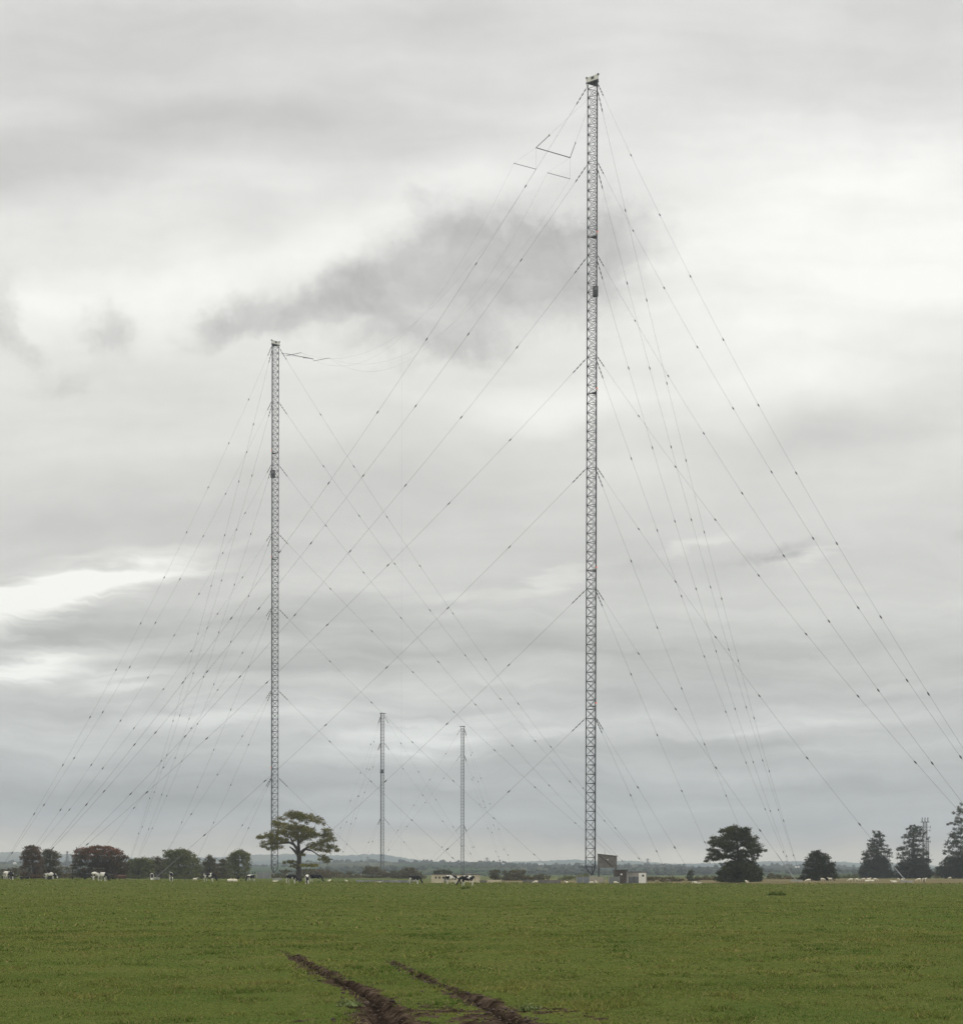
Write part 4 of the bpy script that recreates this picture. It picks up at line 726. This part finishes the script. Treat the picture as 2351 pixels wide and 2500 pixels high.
m = MB(); m.tube([(-.6, 0, zt + .2), (-.7, 0, zt + 1.6)], .03, 5); m.build('rod_aerial', steel_dark, rt)
for sx in (-1, 1):
    for sy in (-1, 1.3): m = MB(); m.tube([(sx * (w / 2 - .2), sy, 0), (sx * (w / 2 - .2), sy, zb_)], .10, 6); m.build('post', steel_dark, rt)
def fence(label, px0, px1, pyt, Z, m_, step=2.4, Z2=None, board=True, cat='fence', name='fence', thick=.08, pm=None):
    Z2 = Z2 or Z; a = Vector((X(px0, Z), Z, 0)); b = Vector((X(px1, Z2), Z2, 0)); rt = empty(name, ((a.x + b.x) / 2, (a.y + b.y) / 2, gz((a.x + b.x) / 2, (a.y + b.y) / 2)), label, cat); o = Vector(rt.location)
    zt = EYE + (YH - pyt) * Z / F - o.z; n = max(1, int((b - a).length / step)); d = (b - a) / n; L_ = d.length; ang = math.atan2(d.y, d.x); r = random.Random(int(px0))
    for i in range(n):
        c_ = a + d * (i + .5) - o; m = MB(); hh = zt - r.uniform(0, .07)
        m.box((c_.x, c_.y, hh / 2 - .1), (L_ - .16, thick, hh + .2), ang); m.build('panel', m_, rt)
    for i in range(n + 1):
        c_ = a + d * i - o; m = MB(); m.box((c_.x, c_.y, zt / 2 - .1), (.14, .16, zt + .36), ang); m.build('post', pm or conc, rt)
    return rt
fence('long low grey panel fence left of the cow in the middle', 870, 1000, 2149.5, 345, mat('grey_panels', (.25, .25, .25), .9, .4, .5), 3)
fence('pale grey panel screen at the foot of the left tall mast', 627, 661, 2131, 470, mat('pale_grey_panels', (.24, .25, .25), .9, .3, .4), 2.2)
fence('low brown fence right of the cows between the scrub and the mast', 1277, 1368, 2148.5, 320, brown_wall, 2.5, pm=brown_wall)
fence('short tan wall right of the long building', 1190, 1223, 2149, 322, conc_tan, 3, name='wall', cat='wall', thick=.2, pm=conc_tan)
fence('low dark brown fence joining the tan building and the tan wall', 1172, 1189, 2150, 324, brown_wall, 2, pm=brown_wall)
fence('grey blue panel fence in front of the foot of the tall mast', 1408, 1439, 2141, 318, mat('blue_grey_panels', (.20, .22, .24), .9, .3, .5), 1.3)
fence('pale tan concrete panel fence below the raised cabin', 1440, 1474, 2140.5, 316, mat('tan_panels', (.36, .33, .26), .9, .25, .5), 1.2)
fence('grey panel fence left of the small white hut', 1486, 1512, 2140, 314, mat('grey_green_panels', (.19, .21, .20), .9, .3, .5), 1.2)
fence('dark slatted fence touching the small white hut', 1536, 1558, 2141, 308, mat('dark_panels', (.12, .13, .13), .9, .4, .7), .8, pm=steel_dark)
for i_, (px_, Z_) in enumerate(((452, 300), (462, 302), (484, 306), (1640, 268), (2256, 262))):
    x_ = X(px_, Z_); m = MB(); m.tube([(0, 0, -.3), (0, 0, .7), (.02, 0, 1.25)], [.09, .085, .07], 6); o = m.build('fence_post', rust_wood, None, (x_, Z_, gz(x_, Z_)))
    tag(o, ('leaning grey fence post left of the mainly black cow', 'middle grey post before the grey green trees', 'right hand grey post before the pointed tree', 'lone weathered post right of the white hut', 'small dark post under the cell mast')[i_], 'fence post', 'old timber fence posts')
# farm roofs far away on the hillside
for (label, px, py, w, h_, Z) in (('long white farm shed far off on the slope left of the tall mast', 1320.5, 2113.2, 11, 3.2, 2400), ('small white farm building on the slope left of the dome tree', 1946, 2118, 10, 3, 2300), ('tiny pale farmhouse on the slope at the far left', 36, 2111, 6, 3, 2200), ('small pale farmhouse on the hillside above the tan fence', 1318 - 90, 2112, 5, 3, 2350)):
    jj = int(round((px + 260) / 5)); ii = min(range(3, 44), key=lambda i: abs(YH - (midv[i, jj][2] - EYE) * F / midv[i, jj][1] - py - 1)); p = Vector(midv[ii, jj]); s = p.y / F; p.x = X(px, p.y); p.z += h_ * s / 2; rt = empty('farm_building', (p.x, p.y, p.z), label, 'building', 'far farm buildings')
    m = MB(); m.box((0, 0, -1), (w * s, 6, h_ * s + 2)); m.build('wall', mat('limewash', (.65, .64, .6), .9, .1, .3), rt)
    m = MB(); hz = h_ * s / 2; m.add([(-w * s / 2 - .3, -3.2, hz), (w * s / 2 + .3, -3.2, hz), (w * s / 2 + .3, 3.2, hz), (-w * s / 2 - .3, 3.2, hz), (-w * s / 2 - .3, 0, hz + 1.2), (w * s / 2 + .3, 0, hz + 1.2)], [(0, 1, 5, 4), (2, 3, 4, 5), (0, 4, 3), (1, 2, 5), (0, 3, 2, 1)]); m.build('roof', mat('pale_roof', (.45, .44, .43), .9, .1, .3), rt)
# far pylons and poles
def pylon(label, px, pyt, Z, name='pylon', H=None):
    x = X(px, Z); zt = EYE + (YH - pyt) * Z / F; rt = empty(name, (x, Z, 0), label, name, 'far pylons on the skyline')
    m = MB(); w = 2.2
    for sx in (-1, 1):
        for sy in (-1, 1): m.tube([(sx * w, sy * w, 0), (sx * .45, sy * .45, zt)], .28, 4)
    for i in range(6):
        t0, t1 = i / 6, (i + 1) / 6; q0, q1 = w + (.45 - w) * t0, w + (.45 - w) * t1
        m.tube([(-q0, -q0, zt * t0), (q1, -q1, zt * t1)], .14, 3); m.tube([(q0, -q0, zt * t0), (-q1, -q1, zt * t1)], .14, 3)
    m.build('tower', steel, rt); m = MB()
    for k, l_ in ((.95, 3.), (.84, 4.), (.73, 3.)): m.tube([(-l_, 0, zt * k), (l_, 0, zt * k)], .2, 4)
    m.build('crossarm', steel, rt)
pylon('small pylon on the skyline between the far masts and the tall mast', 1189, 2094, 1900)
pylon('faint pylon standing just left of the left small mast', 898, 2093, 2100)
pylon('thin pylon on the hill right of the small white hut', 1581, 2096, 1900)
pylon('thin pylon on the skyline left of the red topped tree', 164, 2080, 1900)
pylon('tiny pylon just right of the small right mast', 1220, 2099, 2200)

# cell mast between the two conifers at the right
Zt = 640.; s = Zt / F; rt = empty('cell_mast', (X(2258, Zt), Zt, 0), 'slim lattice cell mast with upright antennas behind the conifers', 'mast')
H = EYE + (YH - 2006) * s; hw = .75
for sx in (-1, 1):
    for sy in (-1, 1): m = MB(); m.tube([(sx * hw * 1.3, sy * hw * 1.3, 0), (sx * hw * .9, sy * hw * .9, H)], .10, 5); m.build('leg', steel_pale, rt)
m = MB()
for i in range(18):
    z0, z1 = H * i / 18, H * (i + 1) / 18
    for (a, b) in (((-1, -1), (1, -1)), ((1, -1), (1, 1)), ((1, 1), (-1, 1)), ((-1, 1), (-1, -1))):
        m.tube([(a[0] * hw, a[1] * hw, z0), (b[0] * hw, b[1] * hw, z1)], .045, 3); m.tube([(b[0] * hw, b[1] * hw, z0), (a[0] * hw, a[1] * hw, z1)], .045, 3); m.tube([(a[0] * hw, a[1] * hw, z0), (b[0] * hw, b[1] * hw, z0)], .05, 3)
m.build('lattice', steel_pale, rt)
m = MB(); m.box((0, 0, H), (3.2, 2.4, .2)); m.build('headframe', steel_dark, rt)
for i in range(6): m = MB(); xx = -1.55 + i * .62; m.box((xx, (-1.1, 1.1)[i % 2], H + 1.0), (.26, .18, 1.9)); m.build('panel_antenna', steel, rt)
for zz, w in ((H - 2.2, 3.4), (H - 3.6, 3.0), (H - 6.7, 2.6), (H - 8.5, 3.2)): m = MB(); m.tube([(-w / 2, -.9, zz), (w / 2 + .6, -.9, zz)], .07, 4); m.tube([(w / 2 + .4, -.9, zz - .6), (w / 2 + .4, -.9, zz + .6)], .08, 5); m.build('side_arm', steel, rt)
for (xx, zz) in ((-.8, H - 5.2), (.7, H - 7.4)): m = MB(); m.tube([(xx, -1.2, zz), (xx, -1.0, zz)], [.45, .5], 12); m.build('dish_antenna', steel, rt)
Zt = 630.; s = Zt / F; rt = empty('slim_pole', (X(2267, Zt), Zt, 0), 'thin grey pole with small arms just right of the cell mast', 'pole')
H = EYE + (YH - 2042) * s; m = MB(); m.tube([(0, 0, 0), (0, 0, H)], [.28, .16], 6); m.build('pole', steel_pale, rt)
for zz in (H - .3, H - 2.2): m = MB(); m.tube([(-.9, 0, zz), (.9, 0, zz)], .06, 4); m.build('arm', steel, rt)

# ---------------------------------------------------------------- animals
def skin(name, nodes, edges, mat_, sub=2):
    me = bpy.data.meshes.new('sk'); me.from_pydata([n[:3] for n in nodes], edges, []); o = bpy.data.objects.new('sk', me); C.objects.link(o)
    md = o.modifiers.new('s', 'SKIN'); sv_ = me.skin_vertices[0].data
    for i, n in enumerate(nodes): sv_[i].radius = (n[3], n[4] if len(n) > 4 else n[3]); sv_[i].use_root = (i == 0)
    md.branch_smoothing = .6; md.use_smooth_shade = True; o.modifiers.new('u', 'SUBSURF').levels = sub
    dg = bpy.context.evaluated_depsgraph_get(); nm = bpy.data.meshes.new_from_object(o.evaluated_get(dg)); nm.name = name
    bpy.data.objects.remove(o); nm.materials.clear(); nm.materials.append(mat_)
    nm.polygons.foreach_set('use_smooth', [True] * len(nm.polygons)); return nm
def hide(name, thr, soft=.01, head=None, base=(.62, .59, .53), dark=(.012, .012, .014)):
    m = bpy.data.materials.new(name); m.use_nodes = True; t = m.node_tree; n = t.nodes; l = t.links; b = n['Principled BSDF']; b.inputs['Roughness'].default_value = .8; b.inputs['Specular IOR Level'].default_value = .2
    tcn = n.new('ShaderNodeTexCoord'); oi = n.new('ShaderNodeObjectInfo'); mu = n.new('ShaderNodeMath'); mu.operation = 'MULTIPLY'; mu.inputs[1].default_value = 37.; l.new(oi.outputs['Random'], mu.inputs[0])
    cbn = n.new('ShaderNodeCombineXYZ'); l.new(mu.outputs[0], cbn.inputs[0]); l.new(mu.outputs[0], cbn.inputs[2]); ad = n.new('ShaderNodeVectorMath'); ad.operation = 'ADD'; l.new(tcn.outputs['Object'], ad.inputs[0]); l.new(cbn.outputs[0], ad.inputs[1])
    nz = n.new('ShaderNodeTexNoise'); nz.inputs['Scale'].default_value = 1.35; nz.inputs['Detail'].default_value = 1.5; l.new(ad.outputs[0], nz.inputs[0]); v = nz.outputs['Fac']
    s = n.new('ShaderNodeSeparateXYZ'); l.new(tcn.outputs['Object'], s.inputs[0])
    if head is not None:      # dark (or pale) head and neck
        mh = n.new('ShaderNodeMapRange'); l.new(s.outputs[0], mh.inputs[0]); mh.inputs[1].default_value = .45; mh.inputs[2].default_value = .85; mh.inputs[3].default_value = 0; mh.inputs[4].default_value = head
        a2 = n.new('ShaderNodeMath'); a2.operation = 'ADD'; l.new(v, a2.inputs[0]); l.new(mh.outputs[0], a2.inputs[1]); v = a2.outputs[0]
    ml = n.new('ShaderNodeMapRange'); l.new(s.outputs[2], ml.inputs[0]); ml.inputs[1].default_value = .68; ml.inputs[2].default_value = .5; ml.inputs[3].default_value = 0; ml.inputs[4].default_value = -.3   # white legs
    lx = n.new('ShaderNodeMath'); lx.operation = 'LESS_THAN'; l.new(s.outputs[0], lx.inputs[0]); lx.inputs[1].default_value = .8; lm = n.new('ShaderNodeMath'); lm.operation = 'MULTIPLY'; l.new(lx.outputs[0], lm.inputs[0]); l.new(ml.outputs[0], lm.inputs[1])
    a3 = n.new('ShaderNodeMath'); a3.operation = 'ADD'; l.new(v, a3.inputs[0]); l.new(lm.outputs[0], a3.inputs[1]); v = a3.outputs[0]
    mr_ = n.new('ShaderNodeMapRange'); l.new(v, mr_.inputs[0]); mr_.inputs[1].default_value = thr - soft; mr_.inputs[2].default_value = thr + soft
    mi = n.new('ShaderNodeMix'); mi.data_type = 'RGBA'; l.new(mr_.outputs[0], mi.inputs[0]); mi.inputs[6].default_value = base + (1,); mi.inputs[7].default_value = dark + (1,); l.new(mi.outputs[2], b.inputs['Base Color']); return m
cow_w = hide('mostly_white_hide', .56, head=.08); cow_h = hide('half_black_hide', .50, head=.12); cow_b = hide('mostly_black_hide', .42, head=.2); cow_k = hide('black_hide', .2, head=.3)
cow_br = hide('brown_hide', .3, base=(.12, .07, .045), dark=(.09, .05, .035))
def cow_nodes(neck, lying=False, step=.0):
    n = [(-.55, 0, 1.12, .29, .33), (-.85, 0, 1.18, .2, .22), (-.2, 0, 1.08, .35, .38), (.2, 0, 1.05, .37, .40), (.55, 0, 1.08, .30, .36), (.78, 0, 1.16, .2, .25)]
    e = [(0, 1), (0, 2), (2, 3), (3, 4), (4, 5)]; p = 5
    for q in neck: n.append(q); e.append((p, len(n) - 1)); p = len(n) - 1
    poll = len(n) - 2 if len(neck) > 1 else len(n) - 1
    for s in (-1, 1):
        i = len(n); st = step * s
        n += [(-.62, s * .2, .88, .17, .2), (-.50 + st, s * .22, .68, .11), (-.72 + st, s * .2, .45, .06), (-.66 + st, s * .2, .14, .045), (-.62 + st, s * .2, .03, .06)]
        e += [(0, i), (i, i + 1), (i + 1, i + 2), (i + 2, i + 3), (i + 3, i + 4)]
        i = len(n)
        n += [(.56, s * .17, .82, .13, .15), (.55 - st, s * .18, .46, .07), (.56 - st, s * .18, .14, .045), (.60 - st, s * .18, .03, .06)]
        e += [(4, i), (i, i + 1), (i + 1, i + 2), (i + 2, i + 3)]
        i = len(n); q = n[poll]; n += [(q[0] - .02, s * .2, q[2] + .03, .035, .05)]; e += [(poll, i)]
    i = len(n); n += [(-.98, 0, 1.12, .05), (-1.04, 0, .8, .025), (-1.03, .02, .5, .045)]; e += [(1, i), (i, i + 1), (i + 1, i + 2)]
    i = len(n); n += [(-.38, 0, .68, .13)]; e += [(2, i)]
    return n, e
necks = {'graze': [(1.02, 0, .92, .16, .19), (1.22, 0, .55, .13, .13), (1.36, 0, .34, .12, .13), (1.50, 0, .12, .085)],
         'graze_turn': [(1.0, .05, .92, .16, .19), (1.16, .16, .55, .13, .13), (1.24, .28, .34, .12, .13), (1.32, .4, .12, .085)],
         'low': [(1.05, 0, 1.02, .16, .19), (1.3, 0, .8, .13, .14), (1.42, 0, .68, .12, .13), (1.62, 0, .45, .085)],
         'up': [(1.05, 0, 1.3, .16, .2), (1.25, 0, 1.48, .13, .14), (1.36, 0, 1.5, .12, .13), (1.62, 0, 1.36, .09)]}
cowme = {k: skin('cow', *cow_nodes(v, step=.07), cow_h) for k, v in necks.items()}
GC = 'black and white cows grazing at the crest of the field'
def cow(px, py, hpx, rz, pose, m, label, mirror=False, sc=1., group=GC):
    Z = 1.48 * F / hpx * sc; x = X(px, Z); o = bpy.data.objects.new('cow', cowme[pose]); C.objects.link(o)
    z = gz(x, Z); o.location = (x, Z, z - .02); o.rotation_euler = (0, 0, R(rz)); o.scale = (sc, -sc if mirror else sc, sc)
    o.material_slots[0].link = 'OBJECT'; o.material_slots[0].material = m; return tag(o, label, 'cow', group)
cow(17, 2148, 22, 80, 'graze', cow_w, 'white cow seen from behind at the far left edge')
cow(28, 2150, 23.5, -75, 'graze', cow_b, 'black cow facing the camera beside the leftmost white one')
cow(122, 2150, 20.5, 0, 'graze', cow_w, 'mostly white cow with black spots grazing rightwards in front of the small rust tinted tree')
cow(237, 2153, 23, 50, 'graze_turn', cow_w, 'white rumped cow half hidden by the one with a black head')
cow(251, 2154.5, 24.5, -35, 'graze', cow_h, 'cow with cream back and black head in front of the red topped dome tree')
cow(371, 2151, 20, -80, 'graze', cow_w, 'smallest pale cow grazing head on with a dark face')
cow(418, 2153, 23.5, 100, 'graze', cow_h, 'white and black cow seen end on before the grey green trees')
cow(511, 2156, 23.5, -22, 'graze', cow_b, 'mainly black cow grazing rightwards with a pale hind leg')
cow(613, 2153, 20, -125, 'graze', cow_h, 'black and white cow turned half left by the pale grey screen')
cow(712, 2159, 24.5, -28, 'graze', cow_h, 'cow with white rump and black shoulder left of the oak trunk')
cow(750, 2161, 25.5, -85, 'graze', cow_w, 'pale cow facing the camera with a black lowered face under the oak')
cow(770, 2160, 22, -15, 'graze', cow_k, 'all black cow grazing rightwards just behind the pale one')
cow(1012, 2162, 24, -30, 'graze', cow_b, 'lone black and white cow grazing in front of the brown scrub in the middle')
cow(1103, 2162.5, 24, -12, 'graze', cow_h, 'left cow of the head to head pair, white behind and black in front')
cow(1141, 2163.5, 27.5, 192, 'graze', cow_b, 'right cow of the head to head pair, black body with white legs')
cow(298, 2150, 18, 170, 'low', cow_br, 'brown cow standing under the red topped dome tree')
# sheep
wool = mat('cream_fleece', (.72, .66, .52), .95, .25, 6, bump=.5)
def sheep_nodes(up_=False, lying=False):
    z = .52 if not lying else .27
    n = [(-.15, 0, z, .25, .25), (-.42, 0, z, .2, .22), (.15, 0, z, .25, .25), (.38, 0, z + .02, .19, .2)]; e = [(0, 1), (0, 2), (2, 3)]
    if up_: n += [(.55, 0, z + .22, .11), (.62, 0, z + .3, .09), (.78, 0, z + .22, .055)]
    else: n += [(.58, 0, z - .08, .11), (.68, 0, z - .26, .085), (.78, 0, z - .42, .05)]
    e += [(3, 4), (4, 5), (5, 6)]
    for s in (-1, 1):
        i = len(n); n += [(n[5][0] - .02, s * .11, n[5][2] + .02, .025)]; e += [(5, i)]
        if not lying:
            for bx_, r0 in ((-.35, 1), (.3, 3)):
                i = len(n); n += [(bx_, s * .12, .36, .09), (bx_ - .02, s * .12, .18, .035), (bx_, s * .12, .02, .035)]; e += [(r0, i), (i, i + 1), (i + 1, i + 2)]
    return n, e
shm = {'graze': skin('sheep', *sheep_nodes(), wool), 'up': skin('sheep', *sheep_nodes(True), wool), 'lying': skin('sheep', *sheep_nodes(True, True), wool)}
SH = [(2008, 2150, 340, 'graze', 0, 'sheep just right of the dome tree, left one of a close pair'), (2027, 2150, 345, 'up', 180, 'small pale sheep between the dome tree and the main flock'),
 (2077, 2154, 310, 'graze', 180, 'leftmost sheep of the main flock, head to the left'), (2091.5, 2155, 315, 'graze', 10, 'second sheep from the left of the main flock'),
 (2108, 2151.5, 345, 'graze', 160, 'third sheep of the main flock, standing slightly behind'), (2120, 2151.5, 345, 'up', 0, 'sheep at the back of the middle of the main flock'),
 (2117, 2157, 290, 'lying', 0, 'pale sheep lying in front of the middle of the flock'), (2129, 2156, 295, 'lying', 180, 'smaller sheep lying beside the resting one'),
 (2137, 2151.5, 335, 'graze', 0, 'rightmost sheep of the main flock'), (2193, 2156, 300, 'up', 250, 'left sheep of the pair at the foot of the guy wire'),
 (2204.5, 2156, 300, 'up', 280, 'right sheep of the pair at the foot of the guy wire'), (2183, 2158.5, 262, 'lying', 180, 'small sheep lying low left of the guy wire pair'),
 (2243, 2152, 330, 'graze', 180, 'left sheep of the pair under the cell mast'), (2256, 2151, 335, 'up', 0, 'right sheep of the pair under the cell mast'),
 (2319, 2144, 480, 'graze', 180, 'tiny pale sheep near the tallest conifer at the right'), (1824, 2156, 300, 'up', 110, 'lone sheep in front of the skirt of the tall round tree'),
 (1973, 2157, 285, 'graze', 180, 'large cream sheep grazing before the left side of the dome tree'), (1703, 2157, 290, 'lying', 0, 'faint sheep lying left of the tall round tree'),
 (1696, 2156, 300, 'graze', 190, 'pale sheep near the small pointed bush'), (1503, 2156, 300, 'graze', 0, 'sheep in front of the grey fence left of the white hut'),
 (1444, 2157, 285, 'graze', 150, 'pale sheep in front of the blue grey fence under the mast'), (1456, 2155, 310, 'up', 100, 'small sheep in front of the tan concrete fence'),
 (1382, 2157, 285, 'up', 240, 'pale sheep alone left of the tall mast fence'), (1308, 2158, 275, 'graze', 180, 'cream sheep grazing before the low brown fence'),
 (1326, 2150, 335, 'up', 270, 'small sheep behind the low brown fence'), (1297, 2150, 340, 'up', 90, 'tiny sheep at the left end of the low brown fence'),
 (928, 2157, 285, 'lying', 180, 'cream sheep lying in front of the long grey fence'), (845, 2156, 300, 'up', 260, 'small sheep left of the long grey fence'),
 (671, 2155, 300, 'lying', 0, 'sheep lying between the left tall mast and the oak'), (803, 2156, 310, 'up', 60, 'tiny sheep right of the oak'),
 (562, 2152, 225, 'lying', 0, 'cream sheep lying left of the half turned cow, left of two'), (573, 2152, 225, 'lying', 180, 'cream sheep lying left of the half turned cow, right of two'), (476, 2151, 320, 'up', 0, 'tiny pale sheep before the largest grey green tree')]
for (px, py, Z, pose, rz, label) in SH:
    Zg = Z; x = X(px, Zg); o = obj('sheep', shm[pose], None, (x, Zg, gz(x, Zg) - .01)); o.rotation_euler = (0, 0, R(rz)); q = .97; o.scale = (q, q, q); tag(o, label, 'sheep', 'pale sheep resting and grazing beyond the crest')

# weeds in the near field
weed = leaf_mat('dock_leaves', (.20, .24, .10), (.12, .15, .05), scale=4, island=.3)
weed_d = leaf_mat('dark_tussock', (.12, .15, .04), (.075, .105, .024), scale=4, island=.3)
def plant(label, px, py, w, h_, m_, seed, size, name='weed_plant', n=1.0):
    Z = EYE * F / (py - YH); x = X(px, Z); nh_, _ = near_h(np.array(x), np.array(Z)); r = random.Random(seed); s = Z / F
    cl = [((r.uniform(-.5, .5)) * w * s, r.uniform(-.5, .5) * w * s * .8, h_ * s * r.uniform(.3, .6), w * s * .26, w * s * .26, h_ * s * .45) for _ in range(5)]
    v, f = leaves(cl, size, n, seed, flat=.6); v[:, 2] = np.maximum(v[:, 2], .005)
    o = np_mesh(name, v, f, m_, None, (x, Z, gz(x, Z) + (float(nh_) if Z < 40 else 0))); return tag(o, label, 'weed')
plant('pale leafy weed on the mud beside the left rut', 855, 2458, 36, 9, weed, 1, .03)
plant('pale leafy weed growing right of the right rut', 1291, 2468, 28, 10, weed, 2, .028)
plant('dark tussock of longer grass out on the right of the field', 1902, 2187, 36, 7, weed_d, 3, .09)
plant('small dark thistle in front of the head to head cows', 1136, 2171, 14, 3, weed_d, 4, .09)

# ---------------------------------------------------------------- haze
m = MB(); m.box((0, 2720, 108), (8200, 5760, 222)); hz = m.build('haze', []) if False else None
hm = bpy.data.materials.new('air'); hm.use_nodes = True; n_ = hm.node_tree.nodes; n_.remove(n_['Principled BSDF'])
pv = n_.new('ShaderNodeVolumePrincipled'); pv.inputs['Density'].default_value = 1.7e-4; pv.inputs['Color'].default_value = (.84, .92, 1.0, 1); pv.inputs['Anisotropy'].default_value = .0
hm.node_tree.links.new(pv.outputs[0], n_['Material Output'].inputs['Volume'])
hz = m.build('haze', hm); tag(hz, 'thin pale haze fading the far hills', kind='stuff')
